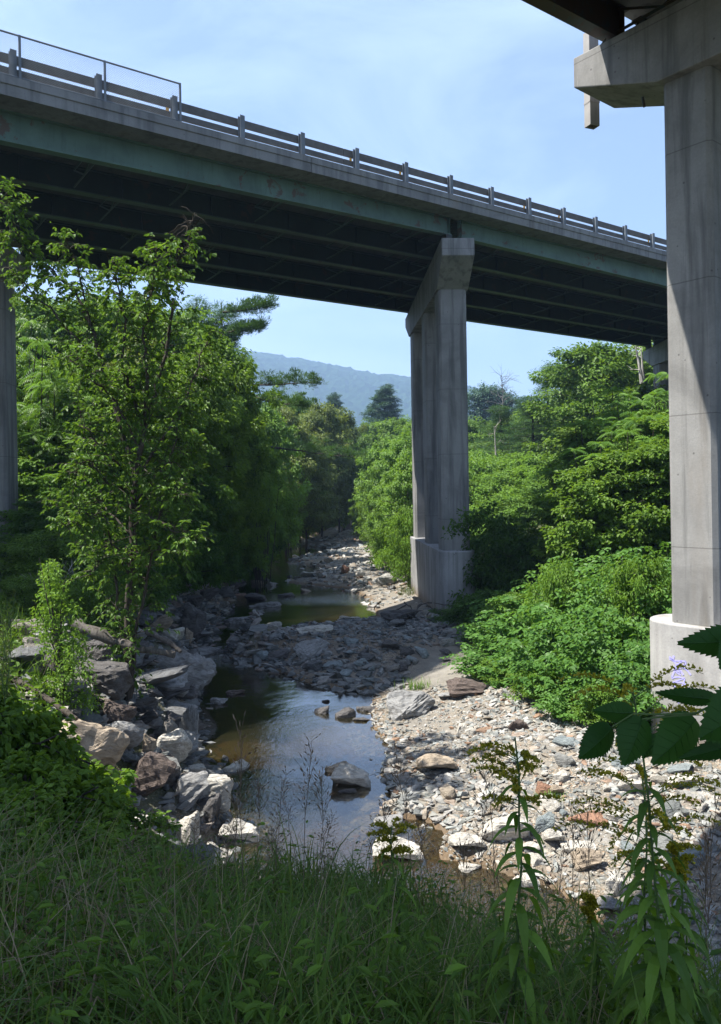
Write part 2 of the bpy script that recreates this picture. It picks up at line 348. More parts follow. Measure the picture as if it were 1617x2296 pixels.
sandm = np.where(D > .1, np.clip(sandm * 1.6, 0, 1), 0)
ca = ground.data.attributes.new('kind_mix', 'FLOAT_COLOR', 'POINT')
ca.data.foreach_set('color', np.stack([barm, wet, sandm, np.ones_like(D)], 1).astype(np.float32).ravel())

# water
def watermat():
    m = bpy.data.materials.new('stream_water'); m.use_nodes = True; n = m.node_tree; n.nodes.clear()
    out = n.nodes.new('ShaderNodeOutputMaterial'); p = coords(n)
    w = noise(n, coords(n, (1, .55, 1)), 7, 4, .55, .3); w2 = noise(n, coords(n, (1, .5, 1), rot=(0, 0, .4)), 26, 3, .5)
    g = n.nodes.new('ShaderNodeNewGeometry'); s = n.nodes.new('ShaderNodeSeparateXYZ'); n.links.new(g.outputs['Position'], s.inputs[0])
    Yp = s.outputs[1]
    def bell(c, wd): return math_(n, 'SUBTRACT', 1, math_(n, 'DIVIDE', math_(n, 'ABSOLUTE', math_(n, 'SUBTRACT', Yp, c)), wd), True)
    rif = math_(n, 'MAXIMUM', bell(28.5, 3.2), math_(n, 'MAXIMUM', bell(43, 3), math_(n, 'MAXIMUM', bell(58, 6), bell(10.6, 2.0))))
    patch = ramp(n, noise(n, p, .35, 3, .5), [(.42, (0,) * 3), (.62, (1,) * 3)]).outputs[0]
    st = math_(n, 'ADD', math_(n, 'MULTIPLY', rif, .22), math_(n, 'MULTIPLY', patch, .045)); st = math_(n, 'ADD', st, .012)
    h = math_(n, 'MULTIPLY', math_(n, 'ADD', w, math_(n, 'MULTIPLY', w2, .5)), st)
    bp = N(n, 'ShaderNodeBump', Strength=1.0, Distance=.18); n.links.new(h, bp.inputs['Height'])
    fr = N(n, 'ShaderNodeFresnel', IOR=1.36); n.links.new(bp.outputs[0], fr.inputs['Normal'])
    gl = N(n, 'ShaderNodeBsdfGlossy', Roughness=.015); gl.inputs['Color'].default_value = (1, 1, 1, 1); n.links.new(bp.outputs[0], gl.inputs['Normal'])
    tr = N(n, 'ShaderNodeBsdfTransparent'); tr.inputs[0].default_value = (.62, .54, .36, 1)
    df = N(n, 'ShaderNodeBsdfDiffuse'); df.inputs[0].default_value = (.035, .032, .018, 1)
    a = n.nodes.new('ShaderNodeMixShader'); a.inputs[0].default_value = .38
    n.links.new(tr.outputs[0], a.inputs[1]); n.links.new(df.outputs[0], a.inputs[2])
    b2 = n.nodes.new('ShaderNodeMixShader'); n.links.new(math_(n, 'ADD', math_(n, 'MULTIPLY', fr.outputs[0], 1.55), .04, True), b2.inputs[0])
    n.links.new(a.outputs[0], b2.inputs[1]); n.links.new(gl.outputs[0], b2.inputs[2]); n.links.new(b2.outputs[0], out.inputs[0]); return m
wm = MB(); wm.add([(-40, 3, 0), (40, 3, 0), (40, 150, 0), (-40, 150, 0)], [(0, 1, 2, 3)]); water = tag(wm.build('water', watermat()), kind='structure')

# hills
def hills():
    X = np.linspace(-1500, 1500, 420); Yh = np.linspace(900, 2100, 110); A, B = np.meshgrid(X, Yh)
    px = 808.5 + A * 0 + A / 1800 * F_
    crest = np.interp(px, [-600, 0, 400, 560, 620, 700, 760, 830, 922, 1060, 1200, 1500, 2300], [700, 720, 770, 798, 806, 820, 832, 850, 862, 888, 925, 960, 1000])
    zc = (1098 - crest) * 1800 / F_ + 6
    prof = np.clip((B - 900) / 900, 0, 1); prof = np.sin(prof * np.pi / 2) ** 1.3; prof = np.where(B > 1800, 1 - ((B - 1800) / 300) ** 2 * .3, prof)
    rng = np.random.default_rng(5)
    Z = zc * prof * (1 + .25 * fbm(A / 260, B / 260, 21, 3) * (1 - prof)) + rng.random(A.shape) * 7 + fbm(A / 20, B / 30, 8, 3) * 12 - 2
    ny, nx = A.shape; ix = np.arange(nx * ny).reshape(ny, nx)
    q = np.stack([ix[:-1, :-1], ix[:-1, 1:], ix[1:, 1:], ix[1:, :-1]], -1).reshape(-1, 4)
    m, n, b = mat('wooded_hillside', .95, .1); p = coords(n)
    n.links.new(ramp(n, noise(n, p, .03, 8, .7), [(.3, (.008, .022, .010)), (.7, (.024, .05, .02))]).outputs[0], b.inputs['Base Color'])
    tag(MB().add(np.stack([A.ravel(), B.ravel(), Z.ravel()], 1), q).build('hills', m), kind='structure')
hills()

# ------------------------------------------------------------------ bridges
BB = np.array([.8, .6, 0]); BN = np.array([.6, -.8, 0]); G0 = np.array([3.8, 32.3, 0])
def bpt(t, w, z, O=G0, b=BB, n=BN): return O + b * t + n * w + np.array([0, 0, z])
def ibeam(mb, A, B, sd, h, top, bot, hw=.16):
    """I section from A to B (points on bottom centre), sd = side unit vector, top z at A and B"""
    for (z0a, z1a, z0b, z1b, w) in ((bot[0], bot[0] + .04, bot[1], bot[1] + .04, hw), (bot[0] + .04, top[0] - .04, bot[1] + .04, top[1] - .04, .012), (top[0] - .04, top[0], top[1] - .04, top[1], hw * .8)):
        a = [A + sd * s * w + np.array([0, 0, z]) for s, z in ((-1, z0a), (1, z0a), (1, z1a), (-1, z1a))]
        c = [B + sd * s * w + np.array([0, 0, z]) for s, z in ((-1, z0b), (1, z0b), (1, z1b), (-1, z1b))]
        mb.sweep(None, a, c)
PD = np.array([-.055, .9985, 0])                      # direction of the skewed piers
SPAN = {-2: -42.5, -1: -21.6, 0: 0, 1: 23.3, 2: 43.5}
PC = np.array([4.02, 33.0, 0])                        # front face centre of the nearest column, middle pier
def tpier(w, k):                                      # t where the pier line k (0 middle) crosses the girder line w
    P = PC + BB * SPAN[k]; A = np.array([[BB[0], -PD[0]], [BB[1], -PD[1]]]); r = (P - G0 - BN * w)[:2]
    return np.linalg.solve(A, r)[0]
def zgird(i, t):
    f = i / 4; s = (.03 if t < 0 else .01) * (1 - f) + (.017 if t < 0 else .015) * f
    return 16.45 - .58 * f + s * t
def deck_mesh(O, b, n, t0, t1, zs, cross, width, slope, joints=(), ov=1.0):
    prof = [(ov, zs), (ov, zs + .30), (ov + .035, zs + .315), (ov + .035, zs + .53), (ov - .45, zs + .53), (ov - .45, zs + .34), (-width - .5, zs + .34 - cross * (width + .5)), (-width - .5, zs + .53 - cross * (width + .5)),
            (-width - 1.0, zs + .53 - cross * (width + .5)), (-width - 1.0, zs - cross * width), (-width, zs - cross * width), (min(0, ov - .5), zs)]
    ts = [t0] + [j for j in joints] + [t1]; mb = MB()
    for a, c in zip(ts[:-1], ts[1:]):
        c2 = c - (.02 if c != t1 else 0)
        mb.sweep(None, [O + b * a + n * w + np.array([0, 0, z + slope * a]) for w, z in prof], [O + b * c2 + n * w + np.array([0, 0, z + slope * c2]) for w, z in prof])
    return mb
br = empty('highway_bridge', tuple(bpt(0, 0, 0)), 'long concrete deck bridge on faded green steel girders crossing the stream', 'bridge')
L0 = tuple(bpt(0, 0, 0))
dk = fixn(deck_mesh(G0, BB, BN, -48, 62, 17.18, .058, 10, .02, [-27.6, -7.4, 12.8, 33]).build('deck', M['fascia'], br, loc=L0))
M['soffit'] = concrete('shade_darkened_soffit_concrete', (.07, .068, .065), (.03, .03, .03), False, .5); dk.data.materials.append(M['soffit'])  # underside concrete, base colour lowered to carry the shade beneath the deck
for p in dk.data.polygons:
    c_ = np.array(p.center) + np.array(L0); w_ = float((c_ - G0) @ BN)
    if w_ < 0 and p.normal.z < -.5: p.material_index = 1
rowz = []
for i in range(5):
    w = -2.5 * i
    for k in (-2, -1, 0, 1):
        ta, tb = tpier(w, k) + .28, tpier(w, k + 1) - .28
        if k == -2: ta = max(ta, -47)
        mb = MB(); A = bpt(ta, w, 0); B = bpt(tb, w, 0)
        top = [17.18 + .058 * w + .02 * t for t in (ta, tb)]
        ibeam(mb, A, B, BN, 0, top, [zgird(i, ta), zgird(i, tb)])
        nst = 0
        for t in list(np.arange(ta + 3.2, tb - 1, 3.3)) + [ta + .06, tb - .06]:
            for s in ((-1, 1) if i > 0 else (-1,)) + ((1,) if t in (ta + .06, tb - .06) and i == 0 else ()):
                mb.box(bpt(t, w + s * .075, (zgird(i, t) + 17.18 + .058 * w + .02 * t) / 2), BB * .008, BN * .06, (0, 0, (17.18 + .058 * w + .02 * t - zgird(i, t)) / 2 - .05))
        g = mb.build('girder', M['green_steel' if i == 0 else 'shade_green'], br, loc=L0)
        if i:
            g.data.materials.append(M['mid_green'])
            for p in list(g.data.polygons)[:6]: p.material_index = 1  # bottom flange kept lighter than the web, whose colour carries the shade
for i in range(4):
    for k in (-2, -1, 0, 1):
        ta = tpier(-2.5 * i, k)
        for q in (.1, 3.4, 6.8, 10.1, 13.5, 16.8, 20.1):
            t = ta + q
            if t < -46: continue
            mb = MB(); a0 = bpt(t, -2.5 * i - .17, zgird(i, t) + .10); a1 = bpt(t, -2.5 * i - 2.33, zgird(i + 1, t) + .10)
            up = .55 if q not in (.1, 20.1) else .5
            mb.tube([a0, a1], .035, 4); b0 = a0 + [0, 0, up]; b1 = a1 + [0, 0, up]; mb.tube([b0, b1], .035, 4); mid = (a0 + a1) / 2
            mb.tube([b0, mid], .028, 4); mb.tube([mid, b1], .028, 4)
            mb.build('cross_brace', M['mid_green'], br, loc=L0)
# pedestal / columns / cap of the skewed piers
def stadium(c, d, q, t0, t1, r, k=14, far_round=True):
    pts = []
    for a in np.linspace(-np.pi / 2, np.pi / 2, k): pts.append(c + d * (t1 + math.cos(a) * r) + q * math.sin(a) * r)
    for a in np.linspace(np.pi / 2, 3 * np.pi / 2, k): pts.append(c + d * (t0 + math.cos(a) * r) + q * math.sin(a) * r)
    return pts
def pier(name, P, d, q, cols, cw, cdp, zped, zbase, zcapb, zende, ztop0, ztop1, capt, capw, label, ped=True, rr=.77):
    """P front-face centre of the first column; d along the pier (away), q sideways; cols = start offsets"""
    o = empty(name, (P[0], P[1], zbase), label, 'bridge pier', 'concrete piers of the two bridges'); L = (P[0], P[1], zbase)
    if ped:
        pb = stadium(P, d, q, cols[0] + .05, cols[-1] + cdp - .1, rr)
        pe = fixn(MB().prism(pb, zbase - .8, zped).build('pedestal', M['pedestal'], o, loc=L)); bevel(pe, .03)
    for c in cols:
        ch = .09; hw = cw / 2
        base = [(0, -hw + ch), (0, hw - ch), (ch, hw), (cdp - ch, hw), (cdp, hw - ch), (cdp, -hw + ch), (cdp - ch, -hw), (ch, -hw)]
        fixn(MB().prism([P + d * (c + a) + q * b for a, b in base], zped + .003 if ped else zbase - .5, zcapb + .02).build('column', M['concrete'], o, loc=L))
    t0, t1 = capt; ce = cols[-1] + cdp
    prof = [(t0, zende), (t0, ztop0), (t1, ztop1), (t1, zende - (ztop0 - ztop1) * .5), (ce, zcapb), (cols[0], zcapb)]
    A = [P + d * a + q * (-capw / 2) + np.array([0, 0, z]) for a, z in prof]; B = [P + d * a + q * (capw / 2) + np.array([0, 0, z]) for a, z in prof]
    c = fixn(MB().sweep(None, A, B).build('cap', M['concrete'], o, loc=L)); bevel(c, .025)
    return o, L
q1 = np.array([PD[1], -PD[0], 0])
for k, lab in ((0, 'three-column concrete pier on a tall pedestal in the stream bed, under the far bridge'), (-1, 'shaded concrete pier column rising at the left edge above the bank'), (1, 'farthest pier cap seen just left of the big sunlit column')):
    P = PC + BB * SPAN[k]
    zb = -.3 if k == 0 else H1(P[0], P[1] + 5) - .6
    o, L = pier('bridge_pier', P, PD, q1, [0, 4.3, 9.0], 1.18, 1.18, 3.37, zb, 14.4 + .3 * k, 15.42 + .35 * k, 16.12 + .45 * k, 15.72 + .3 * k, (-1.45, 11.7), 1.34, lab, ped=(k == 0))
    for i in range(5):
        for s in (-1, 1):
            w = -2.5 * i; t = tpier(w, k) + s * .42; z1 = zgird(i, t); p_ = bpt(t, w, 0)
            u = np.dot(p_ - P, PD); zt = (16.12 + .45 * k) + (-.4 - .15 * k) * (u + 1.45) / 13.15
            if z1 - zt > .02: MB().box(bpt(t, w, (z1 + zt) / 2), BB * .16, BN * .16, (0, 0, (z1 - zt) / 2 + .0)).build('bearing', M['dark_steel'], o, loc=L)
    if k == 0: PIER0 = o
# small dark scribble on the sunlit end of the middle pedestal
def ribbon(mb, pts, n, w):
    pts = [np.array(p, float) for p in pts]
    for a, b in zip(pts[:-1], pts[1:]):
        t = b - a; l = np.linalg.norm(t)
        if l < 1e-4: continue
        s = np.cross(n, t / l); s /= np.linalg.norm(s); mb.sweep(None, [a - s * w, a + s * w, a + s * w + n * .002, a - s * w + n * .002], [b - s * w, b + s * w, b + s * w + n * .002, b - s * w + n * .002])
mb = MB(); nn = -q1
def pp(a, z): return PC + PD * a - q1 * .724 + np.array([0, 0, z])
for a, z, sc in ((9.4, 2.35, 1), (9.0, 2.0, .8), (9.5, 1.75, 1.1)):
    ribbon(mb, [pp(a, z), pp(a - .35 * sc, z - .18), pp(a - .1, z - .3), pp(a - .5 * sc, z - .42), pp(a, z - .35)], nn, .022)
mm, _, b_ = mat('black_marker', .7); b_.inputs['Base Color'].default_value = (.05, .05, .06, 1)
mb.build('scrawl', mm, PIER0, loc=tuple(PIER0.location))
# near pier
ND = np.array([-.627, .779, 0]); NQ = np.array([.779, .627, 0]); NCn = np.array([6.5, 16.5, 0])
NP = NCn + NQ * .6 - ND * 1.03
o, L = pier('bridge_pier', NP, ND, NQ, [-10.0, -5.0, 0.0], 1.2, 1.03, 3.1, .2, 14.45, 15.22, 15.95, 15.85, (-11.5, 3.08), 1.62, 'large sunlit concrete pier with rounded pedestal beside the gravel bar at right', rr=.80)
o.data = None; NPIER = o
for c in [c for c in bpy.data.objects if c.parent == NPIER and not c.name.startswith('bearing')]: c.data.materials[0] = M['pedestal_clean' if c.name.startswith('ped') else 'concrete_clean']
def gpt(x, y):                                       # point of the pedestal's flat side
    d = ray(x, y); Pn = NCn - NQ * .204; k = np.dot(Pn, NQ) / np.dot(d, NQ)
    return d * k + np.array([0, 0, CZ])
gm_, gn, gb = mat('violet_spray_paint', .8); gb.inputs['Base Color'].default_value = (.42, .40, .80, 1)
mb = MB()
def c5(*p): return [gpt(1390.6 + .1972 * a, 1358 + .1972 * b) for a, b in p]
for st, w in (([(560, 580), (620, 640), (690, 740), (720, 790)], .02), ([(610, 570), (600, 620), (560, 600)], .022), ([(600, 625), (690, 630), (745, 635), (745, 660), (700, 700), (760, 730), (805, 790)], .016),
              ([(700, 630), (640, 690), (620, 740), (590, 810), (600, 835)], .018), ([(615, 690), (640, 760), (690, 790)], .014), ([(590, 820), (660, 810), (735, 825), (725, 880)], .014), ([(600, 900), (640, 870), (700, 875), (745, 900), (780, 950), (780, 985)], .014),
              ([(600, 870), (605, 900), (640, 950), (655, 1000), (660, 1080), (665, 1110)], .016), ([(715, 900), (700, 960), (680, 975), (780, 970)], .014), ([(735, 825), (600, 870)], .01), ([(640, 690), (690, 760), (640, 740), (615, 720)], .013)):
    ribbon(mb, c5(*st), -NQ, w)
mb.build('graffiti', gm_, NPIER, loc=tuple(NPIER.location))
# near bridge overhead
B2 = np.array([.812, .5837, 0]); N2 = np.array([-.5837, .812, 0]); O2 = np.array([5.26, 17.3, 0]) - N2 * .0
nb = empty('overhead_bridge', tuple(O2), 'dark underside of the near bridge crossing overhead at the upper right', 'bridge')
fixn(deck_mesh(O2, B2, N2, -30, 40, 16.78, 0, 10, .0, [-4, 16], ov=-.05).build('deck', M['fascia'], nb, loc=tuple(O2)))
for i in range(5):
    for ta, tb in ((-29, 1.0), (1.45, 39)):
        mb = MB(); w = -.16 - 2.5 * i
        ibeam(mb, O2 + B2 * ta + N2 * w, O2 + B2 * tb + N2 * w, N2, 0, [16.78] * 2, [15.98] * 2)
        for t in np.arange(ta + .1, tb, 3.3): mb.box(O2 + B2 * t + N2 * (w - .08) + np.array([0, 0, 16.38]), B2 * .008, N2 * .065, (0, 0, .35))
        mb.build('girder', M['dark_steel'], nb, loc=tuple(O2))
    if i < 4:
        for t in (-18, -11, -4.5, .55, 1.9, 8, 15):
            mb = MB(); a = O2 + B2 * t + N2 * (w - .16) + np.array([0, 0, 16.1]); c = a - N2 * 2.2
            mb.tube([a, c], .04, 4); mb.tube([a + [0, 0, .5], (a + c) / 2, c + [0, 0, .5]], .03, 4); mb.build('cross_brace', M['dark_steel'], nb, loc=tuple(O2))
for i in range(5):
    for t in (.75, 1.75):
        MB().box(O2 + B2 * t + N2 * (-.16 - 2.5 * i) + np.array([0, 0, 15.935]), B2 * .14, N2 * .14, (0, 0, .045)).build('bearing', M['dark_steel'], nb, loc=tuple(O2))
# boxed downspout beside the cap end, thin bars
sp0 = np.array([5.76, 18.95, 0]); a_, c_ = np.array([.93, .37, 0]), np.array([-.37, .93, 0])
mb = MB(); w1, w2, zt, zb = .125, .10, 17.0, 14.72; th = .012
for s in (-1, 1):
    mb.box(sp0 + a_ * s * w1 + [0, 0, (zt + zb) / 2], a_ * th, c_ * (w2 - th), (0, 0, (zt - zb) / 2)); mb.box(sp0 + c_ * s * w2 + [0, 0, (zt + zb) / 2], a_ * (w1 + th), c_ * th, (0, 0, (zt - zb) / 2))
for z_ in (15.3, 16.4):
    mb.box(sp0 + np.array([0, 0, z_]), a_ * .145, c_ * .12, (0, 0, .03))
tag(mb.build('drain_downspout', M['pale_box'], loc=(sp0[0], sp0[1], zb)), 'pale square downspout hanging open-ended behind the end of the near pier cap', 'downspout')
p0 = at(1358, 88, Y=17.35); p1 = at(1325, 132, Y=17.9)
tag(MB().tube([p0, p1], .022, 6).build('steel_rod', M['dark_steel'], loc=tuple(p1)), 'thin dark rod slanting from girder to the near pier cap end', 'rod')
p0 = at(1441, 218, Y=17.2); p1 = at(1445, 240, Y=17.2)
tag(MB().tube([p0, p1], .03, 6).build('pipe_stub', M['dark_steel'], loc=tuple(p0)), 'short dark pipe stub poking down below the near pier cap', 'pipe')

# guard rail on the far bridge
RT0 = -17.07; RS = 2.343
zcurb = lambda t: 17.71 + .02 * t
gr = empty('guardrail', tuple(bpt(-12.36, .8, zcurb(-12.36))), 'weathered steel guardrail of two wide rails and square posts along the bridge edge', 'guardrail'); GL = tuple(gr.location)
def barz(mb, t0, t1, w, h0, h1, th):
    a = [bpt(t0, w + s, zcurb(t0) + h) for s, h in ((-th, h0), (th, h0), (th, h1), (-th, h1))]; b = [bpt(t1, w + s, zcurb(t1) + h) for s, h in ((-th, h0), (th, h0), (th, h1), (-th, h1))]
    mb.sweep(None, a, b)
for h0, h1 in ((.50, .75), (.20, .38)):
    mb = MB(); ts = [-48 + 14.06 * i for i in range(8)]
    for a, b in zip(ts[:-1], ts[1:]): barz(mb, a, b - .02, .70, h0, h1, .035)
    fixn(mb.build('rail', M['galv'], gr, loc=GL))
proto = None
for i in range(-12, 28):
    t = RT0 + RS * i; z = zcurb(t)
    if t > 60: break
    if proto is None:
        mb = MB(); c = bpt(t, .86, z)
        for s in (-1, 1): mb.box(c + BN * s * .075 + [0, 0, .40], BB * .085, BN * .007, (0, 0, .40))
        mb.box(c + [0, 0, .40], BB * .006, BN * .067, (0, 0, .398)); mb.box(c + [0, 0, .012], BB * .13, BN * .12, (0, 0, .012))
        po = mb.build('post', M['galv_post'], gr, loc=tuple(c)); po.location = Vector(c) - Vector(GL); proto = po
    else:
        po = proto.copy(); COL.objects.link(po); po.parent = gr; po.location = Vector(bpt(t, .86, z)) - Vector(GL)
    if i % 4 == 2 or i % 4 == 1 and i > 4:
        MB().box(bpt(t - .17, .745, z + .41), BB * .05, BN * .01, (0, 0, .05)).build('reflector', M['reflector'], gr, loc=GL)
# chain-link fence
cf = empty('chain_link_fence', tuple(bpt(-12.36, .95, zcurb(-12.36))), 'chain-link fence panels on round posts above the parapet at upper left', 'fence'); FL = tuple(cf.location)
for i in range(-3, 3):
    t = RT0 + RS * i; c = bpt(t + .16, .97, zcurb(t)); mb = MB(); mb.tube([c - [0, 0, .12], c + [0, 0, 1.22]], .038, 8)
    po = mb.build('post', M['galv_post'], cf, loc=FL)
ta, tb = RT0 - 3 * RS + .16, RT0 + 2 * RS + .16
MB().tube([bpt(ta, .97, zcurb(ta) + 1.2), bpt(tb, .97, zcurb(tb) + 1.2)], .026, 6).build('top_rail', M['galv_post'], cf, loc=FL)
MB().tube([bpt(ta, .97, zcurb(ta) + .05), bpt(tb, .97, zcurb(tb) + .05)], .022, 6).build('bottom_rail', M['galv_post'], cf, loc=FL)
mb = MB(); hh = 1.14
for s in (-1, 1):
    for t in np.arange(ta - hh, tb, .065):
        a, c = max(t, ta), min(t + hh, tb)
        if c - a < .03: continue
        f0, f1 = (a - t) / hh, (c - t) / hh
        if s < 0: f0, f1 = 1 - f0, 1 - f1
        A = bpt(a, .985 + s * .002, zcurb(a) + .06 + f0 * hh); B = bpt(c, .985 + s * .002, zcurb(c) + .06 + f1 * hh); mb.tube([A, B], .0028, 3, cap=False)
mb.build('wire_mesh', M['galv_post'], cf, loc=FL)
#@@VEG
# ------------------------------------------------------------------ leaves, trees, rocks
def unit(v): return v / (np.linalg.norm(v, axis=-1, keepdims=True) + 1e-9)
def leaves(mb, P, Dn, Nn, L, W, rnd, kind='fold', fold=.18):
    """P base points, Dn direction along the leaf, Nn rough normal"""
    n = len(P); Dn = unit(Dn); S = unit(np.cross(Dn, Nn)); U = np.cross(S, Dn); L = np.broadcast_to(L, (n,))[:, None]; W = np.broadcast_to(W, (n,))[:, None]
    if kind == 'quad':
        V = np.stack([P, P + Dn * L * .5 + S * W * .5, P + Dn * L - U * L * .12, P + Dn * L * .5 - S * W * .5], 1)
        i = np.arange(n)[:, None] * 4; F = i + np.array([[0, 1, 2, 3]]); mb.add(V, F, rnd)
    else:
        m1 = P + Dn * L * .32; m2 = P + Dn * L * .68 - U * L * .05; tip = P + Dn * L - U * L * .2
        V = np.stack([P, m1 + S * W * .5 + U * W * fold, m2 + S * W * .38 + U * W * fold, tip, m2 - S * W * .38 + U * W * fold, m1 - S * W * .5 + U * W * fold], 1)
        i = np.arange(n)[:, None] * 6; F = np.concatenate([i + np.array([[0, 1, 2, 3]]), i + np.array([[0, 3, 4, 5]])]); mb.add(V, F, np.concatenate([rnd, rnd]))
def rdir(r, n): return unit(r.normal(size=(n, 3)))
def clump_leaves(mb, r, C, Cr, n, L, W, out, kind='fold', flat=.7, tint=None, droop=.35):
    """n leaves round each clump centre C (m,3) with radius Cr; out = outward direction per clump"""
    m = len(C); k = m * n; c = np.repeat(np.arange(m), n)
    off = rdir(r, k) * (r.random(k) ** .45)[:, None]; off[:, 2] *= flat
    P = C[c] + off * np.broadcast_to(Cr, (m,))[c][:, None]
    d = unit(off * .8 + out[c] * .5 + rdir(r, k) * .5 + np.array([0, 0, -droop])); nn = unit(np.array([0, 0, 1.]) + rdir(r, k) * .5 + out[c] * .3 + off * .5)
    l = L * r.uniform(.65, 1.2, k); t = r.random(k) * .55 + (tint[c] if tint is not None else np.repeat(r.random(m), n)) * .6 - .08
    leaves(mb, P, d, nn, l, l * (W / L), np.clip(t, 0, 1), kind)
def bez(a, b, up, k=5, r=None, wob=0):
    t = np.linspace(0, 1, k)[:, None]; P = a * (1 - t) + b * t + np.array([0, 0, 1.]) * (t * (1 - t)) * up * 2
    if r is not None and wob: P[1:] += r.normal(size=(k - 1, 3)) * wob
    return P
def tree(name, seed, Hh, R, base, nl, ncl, nleaf, L, W, cr, env='round', rise=.35, lmat='leaf', bmat='bark', trunk_r=.12, kind='fold', flat=.7, lean=0, droop=.35, core=True, sub=0):
    r = np.random.default_rng(seed); root = empty(name); tm = MB(); lm = MB()
    k = 9; z = np.linspace(0, Hh * .93, k); tp = np.stack([np.cumsum(r.normal(0, .02 * Hh / 6, k)) + lean * z / Hh, np.cumsum(r.normal(0, .02 * Hh / 6, k)), z], 1); tp[0, :2] = 0
    tm.tube(np.vstack([[0, 0, -.8], tp]), np.concatenate([[trunk_r * 1.25], trunk_r * (1 - z / Hh) ** .8 + .012]), 7)
    C = []; O = []; T = []
    for i in range(nl):
        u = (i + r.random() * .8) / nl; hz = Hh * (base + (.97 - base) * u); az = i * 2.399 + r.random() * .6
        e = {'round': math.sqrt(max(.05, 1 - (2 * u - .85) ** 2 * .8)), 'cone': (1 - u) ** .85 + .05, 'dome': math.sqrt(max(.04, 1 - u * u)), 'col': .75 + .25 * math.sin(u * 9)}[env]
        ln = R * e * r.uniform(.72, 1.12); st = np.array([np.interp(hz * .93, z, tp[:, 0]), np.interp(hz * .93, z, tp[:, 1]), hz * .93])
        en = st + np.array([math.cos(az) * ln, math.sin(az) * ln, ln * rise * r.uniform(.6, 1.3)])
        P = bez(st, en, ln * .12, 6, r, ln * .03); tm.tube(P, np.linspace(trunk_r * .42 * (1 - u * .6), .008, 6), 4, cap=False)
        for f in np.linspace(.42, 1.0, ncl):
            c = np.array([np.interp(f, np.linspace(0, 1, 6), P[:, q]) for q in range(3)]) + r.normal(size=3) * cr * .55 * np.array([1, 1, .6]); C.append(c)
            o = c - st; o[2] = 0; O.append(unit(o)); T.append(r.random())
            for q in range(sub):
                c2 = c + np.array([-math.sin(az), math.cos(az), 0]) * (ln * .28 * (1 if q % 2 else -1)) * r.uniform(.5, 1.2) + r.normal(size=3) * cr * .3
                tm.tube([np.array([np.interp(max(.1, f - .2), np.linspace(0, 1, 6), P[:, w]) for w in range(3)]), c2], [.012, .005], 3, cap=False); C.append(c2); O.append(unit(o)); T.append(r.random())
    C = np.array(C); O = np.array(O); clump_leaves(lm, r, C, cr * r.uniform(.7, 1.25, len(C)), nleaf, L, W, O, kind, flat, np.array(T), droop)
    t = tm.build('trunk', M[bmat], root, smooth=True); c = lm.build('crown', M[lmat], root); kids(root, t, c); root['H'] = Hh; root['R'] = R
    return root
PROTO = {}
USED = set()
def plant(key, X, Y, label, cat, group=None, **k):
    p = PROTO[key]; Hh, Rr = PH[key]; z = max(H1(X, Y), 0) + k.get('dz', 0); h = k.get('h')
    if k.get('ytop') is not None:
        d = ray(808.5 + (X / Y) * F_, k['ytop']); h = CZ + d[2] / d[1] * Y - z
    sz = h / Hh if h else 1; sx_ = (k['wd'] / 2 / Rr) if k.get('wd') else sz
    if key in USED: o = copy_tree(p)
    else: o = p; USED.add(key)
    o.location = (X, Y, z - .05); o.scale = (sx_, sx_, sz); o.rotation_euler = (0, 0, RR.random() * 6.28 if k.get('rot') is None else k['rot'])
    return tag(o, label, cat, group)
PH = {}
RR = random.Random(11)
def reg(key, o):
    PROTO[key] = o; PH[key] = (o['H'], o['R']); del o['H']; del o['R']
T_ = tree
reg('near', T_('broadleaf_tree', 1, 9, 3.2, .12, 34, 4, 66, .21, .12, .46, 'round', .35, 'leaf', sub=1))
reg('vine', T_('vine_covered_tree', 14, 7, 3.2, .03, 36, 4, 50, .24, .18, .48, 'dome', .2, 'leaf', sub=1))
reg('near_dark', T_('broadleaf_tree', 2, 7, 3.2, .03, 34, 4, 66, .21, .13, .5, 'dome', .2, 'leaf_dark', sub=1))
reg('mid', T_('broadleaf_tree', 3, 13, 4.5, .1, 44, 4, 66, .33, .21, .7, 'round', .35, 'leaf', kind='quad', sub=1, trunk_r=.2))
reg('mid_lime', T_('broadleaf_tree', 4, 9, 3.6, .04, 40, 4, 64, .26, .17, .55, 'round', .3, 'leaf_lime', kind='quad', sub=1))
reg('olive', T_('broadleaf_tree', 5, 12, 3.6, .12, 40, 4, 58, .30, .18, .6, 'round', .5, 'olive', kind='quad', sub=1))
reg('far', T_('broadleaf_tree', 6, 15, 5, .08, 46, 3, 50, .5, .34, .85, 'round', .35, 'leaf_far', kind='quad', sub=1, trunk_r=.22))
reg('pine', T_('pine_tree', 7, 20, 4.8, .22, 52, 4, 85, .34, .035, .62, 'cone', .12, 'needle', kind='quad', flat=.38, droop=-.25, trunk_r=.25, sub=1))
reg('spruce', T_('spruce_tree', 8, 20, 5.4, .05, 95, 4, 52, .42, .09, .55, 'cone', .10, 'leaf_blue', kind='quad', flat=.4, droop=.1, trunk_r=.28, sub=1))
reg('poplar', T_('poplar_tree', 9, 18, 1.9, .12, 46, 3, 46, .4, .25, .75, 'col', 1.2, 'leaf_blue', kind='quad', trunk_r=.2))
reg('shrub', T_('leafy_shrub', 10, 3.2, 1.8, .02, 26, 3, 44, .15, .085, .42, 'dome', .35, 'leaf', sub=1, trunk_r=.04))
reg('shrub_lime', T_('leafy_shrub', 12, 3.2, 1.8, .02, 26, 3, 44, .17, .085, .42, 'dome', .45, 'leaf_lime', sub=1, trunk_r=.04))
reg('shrub_dark', T_('leafy_shrub', 13, 3.2, 2.0, .02, 26, 3, 50, .17, .12, .45, 'dome', .2, 'leaf_dark', sub=1, trunk_r=.04))
